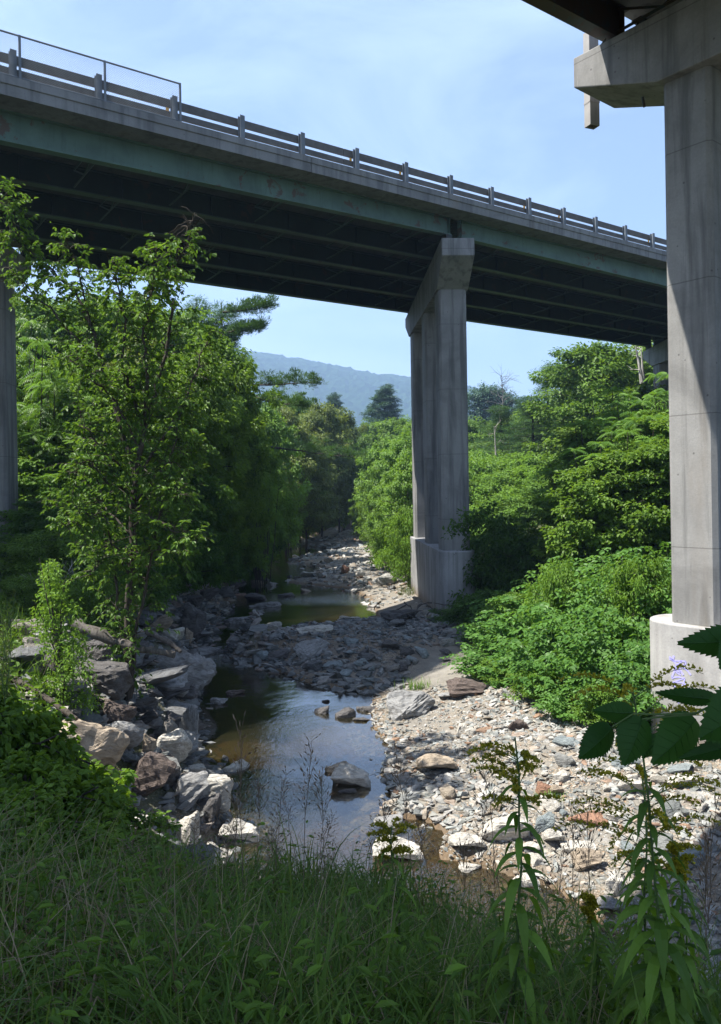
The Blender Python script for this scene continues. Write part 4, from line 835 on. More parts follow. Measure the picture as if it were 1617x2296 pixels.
HR = [
 ((107, 1628, 293, 1760), 'slab', 'tan_rock', 'large sunlit tan slab leaning beside the vines at left', .3), ((216, 1622, 313, 1736), 'block', 'grey_rock', 'tall grey boulder with a pale cracked top beside the tan slab', 0),
 ((334, 1640, 420, 1715), 'round', 'white_rock', 'white rounded boulder with a dark shaded face by the pool', 0), ((306, 1654, 348, 1702), 'block', 'tan_rock', 'small tan boulder wedged between the tall grey and white boulders', 0),
 ((194, 1575, 296, 1636), 'block', 'brown_rock', 'brown rough boulder below the leafy sapling', 0), ((344, 1598, 418, 1648), 'block', 'dark_rock', 'dark boulder above the white rounded boulder', 0),
 ((400, 1600, 447, 1690), 'slab', 'grey_rock', 'long grey rock shelf along the left waterline', 0), ((335, 1708, 400, 1768), 'block', 'dark_rock', 'black square boulder under the white rounded boulder', 0),
 ((282, 1698, 384, 1814), 'strat', 'brown_rock', 'big brown boulder with folded layers below the tall grey one', .2), ((378, 1748, 470, 1832), 'strat', 'grey_rock', 'tilted block with strong layered grain at the waterline', -.25),
 ((430, 1788, 498, 1856), 'block', 'dark_rock', 'dark shaded block at the water under the layered block', 0), ((434, 1740, 516, 1824), 'round', 'white_rock', 'bright white boulder right of the layered block', 0),
 ((418, 1720, 460, 1746), 'round', 'white_rock', 'small white stone above the layered block', 0), ((240, 1828, 358, 1884), 'slab', 'white_rock', 'bright white slab half covered by creeping vines', 0),
 ((388, 1836, 448, 1932), 'block', 'white_rock', 'white upright block at the foot of the grassy bank', 0), ((470, 1828, 574, 1910), 'block', 'white_rock', 'white jagged boulder at the near end of the left bank', 0),
 ((430, 1870, 520, 1950), 'block', 'white_rock', 'broken white boulder just above the grass', 0), ((286, 1890, 390, 1975), 'slab', 'grey_rock', 'smooth grey slab in shade behind the grass', 0), ((380, 1900, 486, 1990), 'slab', 'grey_rock', 'second smooth grey slab, right of the first, behind the grass', 0),
 ((490, 1702, 560, 1738), 'block', 'white_rock', 'pale knobbly rock standing alone in the near pool', 0), ((727, 1698, 830, 1776), 'block', 'white_rock', 'big flat-faced white boulder in the middle of the pool', 0), ((722, 1704, 792, 1740), 'block', 'tan_rock', 'flat tan rock behind the big white boulder in the pool', 0),
 ((760, 1768, 800, 1780), 'slab', 'dark_rock', 'thin dark stone at the water in front of the big white boulder', 0),
 ((172, 1487, 290, 1573), 'round', 'dark_rock', 'huge dark rounded boulder under the driftwood log', 0), ((160, 1440, 258, 1492), 'slab', 'dark_rock', 'dark slab on top of the huge rounded boulder', 0), ((352, 1413, 414, 1451), 'block', 'white_rock', 'cream block beside the right end of the log', 0),
 ((408, 1413, 432, 1446), 'block', 'tan_rock', 'small cream cube touching the cream block', 0), ((396, 1440, 500, 1476), 'slab', 'grey_rock', 'flat triangular grey slab pointing at the riffle', .1), ((322, 1470, 478, 1556), 'slab', 'grey_rock', 'long sloping grey slab reaching down to the pool', .28),
 ((320, 1384, 394, 1424), 'strat', 'tan_rock', 'yellowish layered rock above the log', -.2), ((384, 1358, 460, 1440), 'block', 'dark_rock', 'large dark boulder above the cream block', 0), ((298, 1345, 334, 1384), 'strat', 'grey_rock', 'pale layered rock just right of the tree trunk', 0),
 ((124, 1322, 200, 1362), 'slab', 'grey_rock', 'broad grey slab high on the left bank', 0), ((184, 1358, 262, 1425), 'slab', 'blue_rock', 'tilted blue-grey slab left of the tree trunk', .3), ((60, 1444, 106, 1472), 'block', 'grey_rock', 'pale rock behind the leafy sapling at far left', 0),
 ((44, 1556, 90, 1584), 'block', 'white_rock', 'sunlit white rock among vines at far left', 0), ((78, 1584, 154, 1612), 'slab', 'white_rock', 'sunlit flat grey-white rock among the vines', 0),
 ((466, 1560, 514, 1583), 'slab', 'grey_rock', 'flat pale stone in the dark part of the pool', 0), ((506, 1542, 554, 1560), 'slab', 'brown_rock', 'low brown stone at the back of the dark pool', 0),
 ((703, 1575, 741, 1605), 'block', 'dark_rock', 'dark pointed rock in the pool, left of the round one', 0), ((752, 1579, 796, 1616), 'round', 'dark_rock', 'dark round boulder in the sky reflection', 0), ((721, 1568, 739, 1579), 'block', 'dark_rock', 'tiny dark rock just behind the pointed one', 0),
 ((797, 1579, 850, 1598), 'slab', 'dark_rock', 'flat dark stone at the right waterline', 0), ((790, 1608, 826, 1622), 'slab', 'dark_rock', 'flat dark stone in the water below the driftwood-like rock', 0),
 ((858, 1556, 972, 1624), 'strat', 'grey_rock', 'long furrowed grey boulder lying at the pool edge', -.1), ((1004, 1532, 1092, 1570), 'strat', 'brown_rock', 'brown flat-topped rock on the sand', .15), ((984, 1554, 1045, 1572), 'slab', 'grey_rock', 'flaky grey slab left of the flat-topped rock', 0),
 ((926, 1706, 1024, 1752), 'block', 'tan_rock', 'long sunlit tan block on the gravel right of the pool', 0), ((761, 1268, 784, 1288), 'block', 'red_rock', 'rust-red rock on the far gravel bar', 0), ((672, 1285, 716, 1299), 'slab', 'white_rock', 'flat white slab left of the rust-red rock', 0),
 ((756, 1376, 816, 1398), 'slab', 'white_rock', 'broad white stone in the upper pool', 0), ((668, 1402, 750, 1426), 'slab', 'white_rock', 'row-like long white stone at the top of the shaded bar', 0), ((592, 1390, 632, 1408), 'slab', 'white_rock', 'white stone left of the long one in the upper pool', 0),
 ((655, 1438, 735, 1488), 'strat', 'grey_rock', 'biggest tilted boulder in the shaded rock bar', -.3), ((850, 1438, 894, 1466), 'block', 'dark_rock', 'dark boulder in the middle of the shaded rock bar', 0), ((857, 1366, 952, 1398), 'slab', 'dark_rock', 'dark slab pile at the foot of the middle pier', 0),
 ((713, 1187, 764, 1210), 'strat', 'white_rock', 'pale ledge at the far end of the stream, left piece', -.15), ((762, 1190, 803, 1208), 'slab', 'white_rock', 'pale ledge at the far end of the stream, right piece', 0), ((600, 1462, 652, 1490), 'block', 'dark_rock', 'dark rock at the left tip of the shaded bar', 0),
 ((1196, 1760, 1240, 1794), 'block', 'red_rock', 'orange-red rock on the sunny gravel', 0), ((1231, 1766, 1266, 1793), 'block', 'tan_rock', 'peach rock touching the orange-red one', 0), ((1235, 1737, 1288, 1764), 'block', 'white_rock', 'squarish sparkling white rock above the peach one', 0),
 ((1286, 1829, 1366, 1862), 'slab', 'red_rock', 'brick-red slab on the gravel', 0), ((1084, 1830, 1196, 1900), 'round', 'white_rock', 'large smooth white boulder on the near gravel', 0), ((1262, 1892, 1348, 1928), 'slab', 'white_rock', 'long white stone below the brick-red slab', 0),
 ((1205, 1834, 1248, 1884), 'strat', 'blue_rock', 'blue-grey upright rock right of the smooth white boulder', .3), ((1216, 1866, 1268, 1908), 'block', 'white_rock', 'creamy rock below the blue-grey one', 0), ((1000, 1894, 1088, 1932), 'block', 'white_rock', 'white rock at the water edge in front', 0),
 ((1030, 1932, 1088, 1956), 'slab', 'white_rock', 'flat white stone in the brown shallows', 0), ((1288, 1912, 1356, 1964), 'strat', 'tan_rock', 'layered cream boulder near the stream bend', 0), ((1350, 1960, 1416, 2020), 'block', 'white_rock', 'angular white block at the stream bend', 0),
 ((1336, 2020, 1408, 2066), 'block', 'grey_rock', 'grey-white block nearest the grass at right', 0), ((1146, 1952, 1212, 2000), 'slab', 'white_rock', 'low white stone in front of the goldenrod', 0), ((1144, 1620, 1184, 1646), 'slab', 'brown_rock', 'brown split rock on the fine gravel', 0),
 ((1390, 1752, 1460, 1794), 'slab', 'white_rock', 'flat white rock below the toothed leaves', 0), ((1524, 1904, 1612, 1934), 'slab', 'blue_rock', 'blue-grey slab in shade at the right edge', 0), ((1564, 1804, 1592, 1832), 'block', 'white_rock', 'white block near the right edge', 0),
 ((816, 1892, 948, 1940), 'block', 'white_rock', 'white boulder lying in the near water below the pool', 0), ((838, 1824, 912, 1862), 'block', 'grey_rock', 'grooved grey rock at the pool outlet', 0), ((868, 1700, 900, 1722), 'block', 'white_rock', 'white stone at the right waterline', 0), ((1100, 1800, 1130, 1822), 'block', 'tan_rock', 'tan stone above the smooth white boulder', 0),
 ((540, 1328, 596, 1350), 'block', 'dark_rock', 'dark boulder at the far left waterline', 0), ((560, 1345, 630, 1366), 'slab', 'grey_rock', 'flat grey stone in the upper pool at left', 0), ((620, 1320, 660, 1342), 'block', 'dark_rock', 'dark stone in the upper riffle', 0), ((500, 1376, 568, 1402), 'slab', 'grey_rock', 'long grey stone at the left edge of the upper pool', 0),
]
hero_xy = []
for bx_, sh, m, lab, tl in HR:
    o = rock(bx_, sh, m, lab, 'boulder' if bx_[2] - bx_[0] > 60 else 'rock', tilt=tl); hero_xy.append((o.location.x, o.location.y, max(o.scale.x, .1)))
hero_xy = np.array(hero_xy)
def scatter_rocks(n, fx, shapes, mats, wrange, label, group, name='rock'):
    k = 0; tries = 0
    while k < n and tries < n * 60:
        tries += 1; x, y = fx(); g = ground_at(x, y, 4); w = RN.uniform(*wrange) ** 1.0 * (RN.random() ** 1.2 * .7 + .5)
        if np.any(np.hypot(hero_xy[:, 0] - g[0], hero_xy[:, 1] - g[1]) < hero_xy[:, 2] * .8 + w * .3): continue
        sh = RN.choice(shapes); flat = {'block': .62, 'slab': .28, 'strat': .6, 'round': .7}[sh]
        o = bpy.data.objects.new(name, rockobj(RN.choice(RK[sh]), RN.choice(mats))); COL.objects.link(o)
        hz = w * RN.uniform(.22, .6) * (.6 if sh == 'slab' else 1); o.location = (g[0], g[1], g[2] + hz * .28); o.scale = (w / 2, w / 2 * RN.uniform(.7, 1.1), hz / 2 / flat)
        o.rotation_euler = (RN.uniform(-.2, .2), RN.uniform(-.25, .25), RN.uniform(0, 6.28)); tag(o, label, 'rock', group); k += 1
def quadsamp(pts):
    def f():
        while True:
            x = RN.uniform(min(p[0] for p in pts), max(p[0] for p in pts)); y = RN.uniform(min(p[1] for p in pts), max(p[1] for p in pts))
            if sdist(np.array([x]), np.array([y]), pts)[0] < 0: return x, y
    return f
scatter_rocks(62, quadsamp([(520, 1450), (700, 1425), (860, 1395), (1010, 1400), (1060, 1470), (990, 1490), (860, 1545), (740, 1540), (640, 1500), (540, 1485)]), ['slab', 'strat', 'block'], ['rock', 'dark_rock', 'rock', 'blue_rock'], (.35, .95), 'wet grey rock heaped in the shaded bar between the pools', 'grey rocks of the shaded bar')
scatter_rocks(135, quadsamp([(300, 1325), (420, 1290), (540, 1270), (545, 1320), (480, 1400), (440, 1500), (425, 1600), (440, 1690), (460, 1830), (330, 1860), (200, 1700), (100, 1620), (60, 1480), (60, 1400), (160, 1340)]), ['slab', 'strat', 'slab', 'block'], ['rock', 'dark_rock', 'grey_rock', 'dark_rock', 'rock'], (.6, 2.1), 'tumbled grey boulder on the shaded left bank', 'tumbled boulders of the left bank', 'boulder')
scatter_rocks(60, quadsamp([(880, 1640), (1100, 1600), (1500, 1720), (1617, 1760), (1617, 1950), (1400, 2000), (1100, 1920), (900, 1820), (890, 1720)]), ['block', 'slab', 'round'], ['rock_bar', 'white_rock', 'rock_bar', 'blue_rock', 'white_rock'], (.25, .75), 'medium stone bedded in the sunny gravel bar', 'medium stones of the sunny gravel bar')
scatter_rocks(30, quadsamp([(580, 1215), (740, 1190), (860, 1240), (915, 1300), (880, 1330), (700, 1330), (560, 1330), (540, 1300)]), ['slab', 'block'], ['rock_bar', 'rock', 'white_rock'], (.5, 1.5), 'stone in the far riffles and gravel of the stream', 'stones of the far riffles')
# gravel: thousands of small stones nobody could count
def gravel(name, n, dom, size, label, mt, seed):
    r = np.random.default_rng(seed); shapes = []
    for i in range(6):
        bm = bmesh.new(); p = rdir(r, 10); p = np.sign(p) * np.abs(p) ** .75
        for q in p: bm.verts.new(q * [1, .75, .45])
        bmesh.ops.convex_hull(bm, input=bm.verts); bmesh.ops.delete(bm, geom=[v for v in bm.verts if not v.link_faces], context='VERTS'); bm.verts.ensure_lookup_table()
        bmesh.ops.triangulate(bm, faces=bm.faces)
        for i_, v in enumerate(bm.verts): v.index = i_
        shapes.append((np.array([v.co[:] for v in bm.verts]), np.array([[v.index for v in f.verts] for f in bm.faces]))); bm.free()
    X, Y, ok = dom(r, n); X, Y = X[ok], Y[ok]; Z = height(X, Y); k = Z > -.25; X, Y, Z = X[k], Y[k], Z[k]; n = len(X)
    S = size[0] + (size[1] - size[0]) * r.random(n) ** 2.6 * (.45 + 1.3 * vn(X * .55, Y * .55, 17)); S = S * (1 + .012 * np.maximum(Y - 18, 0)); mb = MB(); a = r.random(n) * 6.28; c = r.random(n); tl = r.normal(0, .22, (n, 2))
    for i, (V, F) in enumerate(shapes):
        s = np.where(np.arange(n) % 6 == i)[0]
        if not len(s): continue
        asp = np.stack([r.uniform(.8, 1.3, len(s)), r.uniform(.7, 1.1, len(s)), r.uniform(.5, 1.2, len(s))], 1); v = V[None] * S[s][:, None, None] * asp[:, None]
        x = v[..., 0] * np.cos(a[s])[:, None] - v[..., 1] * np.sin(a[s])[:, None]; y = v[..., 0] * np.sin(a[s])[:, None] + v[..., 1] * np.cos(a[s])[:, None]
        z = v[..., 2] + x * tl[s, 0:1] + y * tl[s, 1:2]; VV = np.stack([x + X[s][:, None], y + Y[s][:, None], z + Z[s][:, None] + S[s][:, None] * .12], -1)
        mb.add(VV, (F[None] + (np.arange(len(s)) * len(V))[:, None, None]).reshape(-1, 3), np.repeat(c[s], len(F)))
    tag(mb.build(name, M[mt]), label, 'gravel', None, 'stuff')
def dom_near(r, n):
    Y = 6 + 16 * r.random(n) ** 1.05; X = r.uniform(-2.5, 12.5, n); d = sdist(X, Y, WPXY); u = .45 * X + .85 * Y; m = fbm(X * .8, Y * .8, 40, 3)
    sd = np.exp(-(((X - sx) / 1.3) ** 2 + ((Y - sy) / 1.9) ** 2))
    return X, Y, (d > -.7) & (u > 6.8) & (X < FOOT(Y) + .8) & (m + r.random(n) * .5 > .08) & (sd < .4 * r.random(n) + .25)
gravel('gravel', 62000, dom_near, (.02, .13), 'loose pale and rusty stones covering the sunny bar', 'gravel', 1)
def dom_mid(r, n):
    Y = 22 + 10.5 * r.random(n); X = r.uniform(-5.6, 8.5, n); d = sdist(X, Y, WPXY); sd = np.exp(-(((X - sx) / 1.5) ** 2 + ((Y - sy) / 2.2) ** 2))
    return X, Y, (d > -.3) & (X < FOOT(Y) + .5) & (sd < .35)
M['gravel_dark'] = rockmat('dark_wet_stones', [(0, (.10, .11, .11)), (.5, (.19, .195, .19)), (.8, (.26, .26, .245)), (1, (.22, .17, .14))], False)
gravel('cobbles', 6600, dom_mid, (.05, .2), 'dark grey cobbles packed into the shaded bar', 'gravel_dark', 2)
def dom_far(r, n):
    Y = 32 + 75 * r.random(n) ** 1.3; X = r.uniform(-10, 9, n); d = sdist(X, Y, WPXY); return X, Y, (d > -.6) & (d < 6) & (X > LEFTX(Y) - 3.5) & (X < FOOT(Y) + .5) & (np.hypot((X - sx2) / 1.2, (Y - sy2) / 2.5) > 1)
gravel('far_gravel', 9000, dom_far, (.05, .24), 'pale broken stones along the far reach of the stream', 'gravel', 3)
def dom_left(r, n):
    Y = 9.5 + 32 * r.random(n) ** 1.2; X = LEFTX(Y) - r.uniform(0, 6, n); d = sdist(X, Y, WPXY); return X, Y, (d > -.5) & (d < 3.6) & (X < LEFTX(Y))
gravel('rubble', 9000, dom_left, (.06, .26), 'dark rubble between the boulders of the left bank', 'gravel_dark', 4)

TRY = ground_at(290, 1585, 8)[1]
# --- driftwood and debris
def log(name, pts, r0_, r1, label, m='driftwood', cat='log', Ys=None, lift=.1):
    P = []
    for i, (x, y) in enumerate(pts):
        P.append(at(x, y, Y=Ys[i]))
    P = np.array(P); t = np.linspace(0, len(P) - 1, 14); Q = np.stack([np.interp(t, np.arange(len(P)), P[:, q]) for q in range(3)], 1); r = np.random.default_rng(len(label)); Q[1:-1] += r.normal(size=Q[1:-1].shape) * r0_ * .1
    o = MB().tube(Q, np.linspace(r0_, r1, 14) * r.uniform(.75, 1.2, 14), 9).build(name, M[m], smooth=True, loc=tuple(Q[0])); tag(o, label, cat); return o
log('driftwood_log', [(172, 1400), (200, 1412), (255, 1438), (310, 1452), (392, 1468)], .13, .07, 'long weathered grey log lying across the boulders behind the trunk', Ys=[TRY + .1, TRY - .1, TRY - .2, TRY - .3, TRY - .4])
log('driftwood_log', [(330, 1415), (380, 1440), (405, 1462)], .09, .05, 'short grey log end behind the cream block', Ys=[19.8, 19.6, 19.4])
log('fallen_log', [(20, 1515), (70, 1545), (120, 1575), (172, 1612)], .07, .04, 'brown rotting log slanting down at far left', Ys=[13.6, 13.2, 12.8, 12.4], m='bark')
log('driftwood_log', [(22, 1395), (60, 1400), (95, 1412)], .09, .06, 'pale log end lying high on the bank at far left', Ys=[17.5, 17.6, 17.7])
g = ground_at(945, 1394, 10); dbr = empty('driftwood_pile', tuple(g), 'tangle of pale branches snagged on rocks at the foot of the middle pier', 'driftwood'); r = np.random.default_rng(9)
for i in range(12):
    a = g + r.normal(size=3) * [.7, .4, .15] + [.2, 0, .35]; d = unit(r.normal(size=3) * [1, .6, .35]) * r.uniform(.4, 1.1); MB().tube(bez(a - d / 2, a + d / 2, .1, 6, r, .04), np.linspace(.035, .012, 6), 5).build('branch', M['driftwood'], dbr, smooth=True, loc=tuple(g))
# thin dead bush with pale stems, and sapling with dense small leaves
def sapling():
    g = ground_at(150, 1590, 6); root = empty('leafy_sapling', tuple(g), 'bushy sapling with small bright leaves left of the young tree', 'sapling'); r = np.random.default_rng(5); Y = g[1]; tm = MB(); lm = MB(); C = []; O = []
    for i in range(16):
        x1 = 122 + r.normal() * 26; y1 = r.uniform(1250, 1520); P = np.array([at(150 + r.normal() * 8, 1595, Y=Y), at(140, 1500, Y=Y + r.normal() * .1), at((x1 + 125) / 2, (y1 + 1450) / 2, Y=Y + r.normal() * .3), at(x1, y1, Y=Y + r.normal() * .4)]); tm.tube(P, [.022, .018, .012, .004], 4, cap=False)
    for yy in np.arange(1275, 1600, 9):
        wd = np.interp(yy, [1270, 1340, 1350, 1400, 1480, 1590], [10, 18, 42, 48, 44, 60]); cx = np.interp(yy, [1270, 1400, 1590], [112, 132, 165])
        for q in range(5):
            C.append(at(cx + r.uniform(-1, 1) * wd, yy + r.normal() * 6, Y=Y + r.normal() * .35)); O.append(rdir(r, 1)[0])
    clump_leaves(lm, r, np.array(C), .16, 24, .065, .035, np.array(O), 'fold', .9); tm.build('stems', M['bark'], root, loc=tuple(g)); lm.build('leaves', M['leaf_lime'], root, loc=tuple(g))
sapling()
for i, (x, y, s) in enumerate(((105, 1380, 5), (185, 1370, 6))):
    g = ground_at(x, y, 8); r = np.random.default_rng(s); mb = MB()
    for q in range(9):
        e = g + np.array([r.normal() * .35, r.normal() * .3, r.uniform(.8, 1.6)]); P = bez(g + r.normal(size=3) * .05, e, .1, 7, r, .04); mb.tube(P, np.linspace(.012, .004, 7), 4)
        for w in range(3): mb.tube([P[4], P[4] + [r.normal() * .2, r.normal() * .2, .35]], [.005, .003], 3)
    tag(mb.build('dead_shrub', M['bark_pale'], loc=tuple(g)), ['leafless pale shrub stems behind the leafy sapling', 'leafless pale shrub stems left of the young tree trunk'][i], 'dead shrub')

# --- grass, vines and plants of the near bank
def blades(mb, r, B, h, w, lean=.5, seg=4, rnd=None):
    n = len(B); a = r.random(n) * 6.28; d = np.stack([np.cos(a), np.sin(a), np.zeros(n)], 1); S = np.stack([-np.sin(a), np.cos(a), np.zeros(n)], 1); S = unit(S + r.normal(size=(n, 3)) * .3)
    k = lean * r.uniform(.2, 1.3, n)[:, None]; h = h[:, None]; w = w[:, None]; rows = []
    for j in range(seg + 1):
        u = j / seg; c = B + np.array([0, 0, 1.]) * h * (u - .45 * k * u ** 2.2) + d * h * k * u ** 1.9; ww = w * (1 - u ** 1.6) * .5 + .0006; rows += [c - S * ww, c + S * ww]
    V = np.stack(rows, 1); m = 2 * (seg + 1); F = np.concatenate([(np.arange(n) * m)[:, None] + np.array([[2 * j, 2 * j + 1, 2 * j + 3, 2 * j + 2]]) for j in range(seg)]); mb.add(V, F, np.tile(rnd if rnd is not None else r.random(n), seg))
r = np.random.default_rng(50); mb = MB(); n = 36000
Yg = 1.3 + 9.2 * r.random(n) ** 1.25; Xg = (r.random(n) * 2 - 1) * (Yg * .52 + .8); u = .45 * Xg + .85 * Yg; cl = fbm(Xg * 1.3, Yg * 1.3, 60, 3)
left = (Xg / Yg) < -.20
keep = (u < np.interp(Xg / Yg, [-.5, -.2, 0, .2, .5], [4.4, 4.6, 5.7, 6.9, 6.9]) + cl * 1.5) & (cl + r.random(n) * .5 > .05) & ~((Xg / Yg < -.26) & (r.random(n) < .6)); Xg, Yg, u = Xg[keep], Yg[keep], u[keep]; Zg = height(Xg, Yg)
hh_ = r.uniform(.28, .72, len(Xg)) * np.interp(u, [3.4, 5, 8], [1, .7, .55]); ww_ = .004 + .018 * r.random(len(Xg)) ** 2 * np.clip(Yg / 4.5, .7, 1.3)
blades(mb, r, np.stack([Xg, Yg, Zg], 1), hh_, ww_, .95, 5, np.clip(r.normal(.45, .22, len(Xg)), 0, 1)); tag(mb.build('grass', M['grass']), 'tall green grass covering the near bank in the shade', 'grass', None, 'stuff')
mb = MB(); n = 6500; Yd = 2 + 7 * r.random(n); Xd = (r.random(n) * 2 - 1) * (Yd * .5 + .5); c = fbm(Xd * .9, Yd * .9, 71, 3) + np.where(Xd / Yd < -.15, .12, 0); k = (c > .03) & (.45 * Xd + .85 * Yd < np.interp(Xd / Yd, [-.5, -.2, 0, .2, .5], [4.4, 4.7, 6.0, 6.8, 6.8])); Xd, Yd = Xd[k], Yd[k]
blades(mb, r, np.stack([Xd, Yd, height(Xd, Yd)], 1), r.uniform(.25, .7, len(Xd)), r.uniform(.003, .006, len(Xd)), .9, 4); tag(mb.build('dry_grass', M['dry']), 'straw-coloured dead grass mixed through the green', 'grass', None, 'stuff')
n = 3600; Yw = 1.6 + 7.2 * r.random(n); Xw = (r.random(n) * 2 - 1) * (Yw * .5 + .5); c = fbm(Xw * 1.4, Yw * 1.4, 83, 3); k = (c + r.random(n) * .3 > .12) & (.45 * Xw + .85 * Yw < np.interp(Xw / Yw, [-.5, -.2, 0, .2, .5], [4.2, 4.4, 5.6, 6.7, 6.8])); Xw, Yw = Xw[k], Yw[k]; n = len(Xw); wb = MB()
hw_ = r.uniform(.2, .6, n); base = np.stack([Xw, Yw, height(Xw, Yw)], 1); aa = r.random(n) * 6.28
for q in range(7):
    u = (q + 1) / 7; a2 = aa + q * 2.4; dd = np.stack([np.cos(a2), np.sin(a2), np.full(n, .25)], 1); L = r.uniform(.05, .10, n) * (1.15 - .5 * u); leaves(wb, base + np.array([0, 0, 1.]) * (hw_ * u)[:, None], dd, np.tile([0, 0, 1.], (n, 1)) + r.normal(size=(n, 3)) * .2, L, L * .38, np.clip(.4 + r.normal(0, .25, n), 0, 1))
tag(wb.build('leafy_weeds', M['leaf']), 'broad-leaved weeds growing among the grass of the near bank', 'weeds', None, 'stuff')
# flowering grass stalks
def stalk(seed, hgt):
    r = np.random.default_rng(seed); root = empty('grass_stalk'); P = bez(np.zeros(3), np.array([r.normal() * .10, r.normal() * .08, hgt]), 0, 8, r, .008); st = MB().tube(P, np.linspace(.0032, .0013, 8), 4).build('stem', M['seed'], root); mb = MB()
    for i in range(34):
        f = r.uniform(.70, 1); b = np.array([np.interp(f, np.linspace(0, 1, 8), P[:, q]) for q in range(3)]); d = unit(np.array([r.normal() * .7, r.normal() * .7, 1.1])); l = .075 * (1.35 - f)*3
        e = b + d * l * r.uniform(.3, 1.0); mb.tube([b, e], [.0008, .0006], 3, cap=False); leaves(mb, np.array([e, (b + e) / 2]), np.tile(d, (2, 1)) + [0, 0, -.1], rdir(r, 2), .03, .008, r.random(2), 'quad')
    sh = mb.build('seed_head', M['seed'], root); lm = MB(); blades(lm, r, np.zeros((5, 3)) + [[0, 0, hgt * q] for q in (.05, .15, .3, .42, .1)], np.full(5, hgt * .4), np.full(5, .009), 1.0); lf = lm.build('leaf', M['grass'], root); kids(root, st, sh, lf); return root
SP = [stalk(200 + i, h) for i, h in enumerate((.95, 1.1, 1.3, .85, 1.2))]; used = set()
spots = [(545, 1640, 4.2), (590, 1800, 4.8), (650, 1690, 4.0), (735, 1735, 4.6), (700, 1850, 5.2), (620, 1870, 5.4), (560, 1850, 5.0), (480, 1860, 5.2), (510, 1790, 4.6), (670, 1790, 5.6), (760, 1890, 5.5), (780, 1850, 5.0), (820, 1900, 6.0), (845, 1800, 5.0), (905, 1880, 5.4), (950, 1860, 5.2),
         (965, 1700, 4.4), (1000, 1850, 5.0), (1040, 1900, 5.6), (1060, 1800, 5.0), (1120, 1930, 5.6), (1150, 1720, 4.0), (1200, 1880, 5.0), (1240, 1960, 5.8), (1300, 1830, 4.6), (1330, 1700, 4.4), (1380, 1900, 5.0), (1440, 1960, 5.4), (1500, 1820, 4.4), (1560, 1800, 4.6), (1600, 1900, 5.0), (430, 1900, 5.0), (400, 1850, 5.0), (350, 1950, 4.6), (270, 1900, 4.2), (590, 1930, 5.6), (640, 1950, 5.8), (690, 1925, 5.6), (730, 1960, 5.8), (525, 1920, 5.2), (880, 1950, 5.8), (460, 1930, 5.2), (500, 1960, 5.4), (570, 1760, 5.2), (610, 1745, 5.0), (1590, 1760, 4.0)]
for i, (x, y, Y) in enumerate(spots):
    tp = at(x, y, Y=Y); gz = H1(tp[0], Y); p = SP[i % 5]; h0 = (.95, 1.1, 1.3, .85, 1.2)[i % 5]
    if i % 5 in used: o = copy_tree(p)
    else: o = p; used.add(i % 5)
    o.location = (tp[0], Y, gz); s = (tp[2] - gz) / h0; s = min(max(s, .5), 1.6); o.scale = (1, 1, s); o.rotation_euler = (0, 0, RR.random() * 6.28)
    tag(o, 'thin grass stalk with a drooping brown seed head on the near bank', 'grass stalk', 'flowering grass stalks of the near bank')
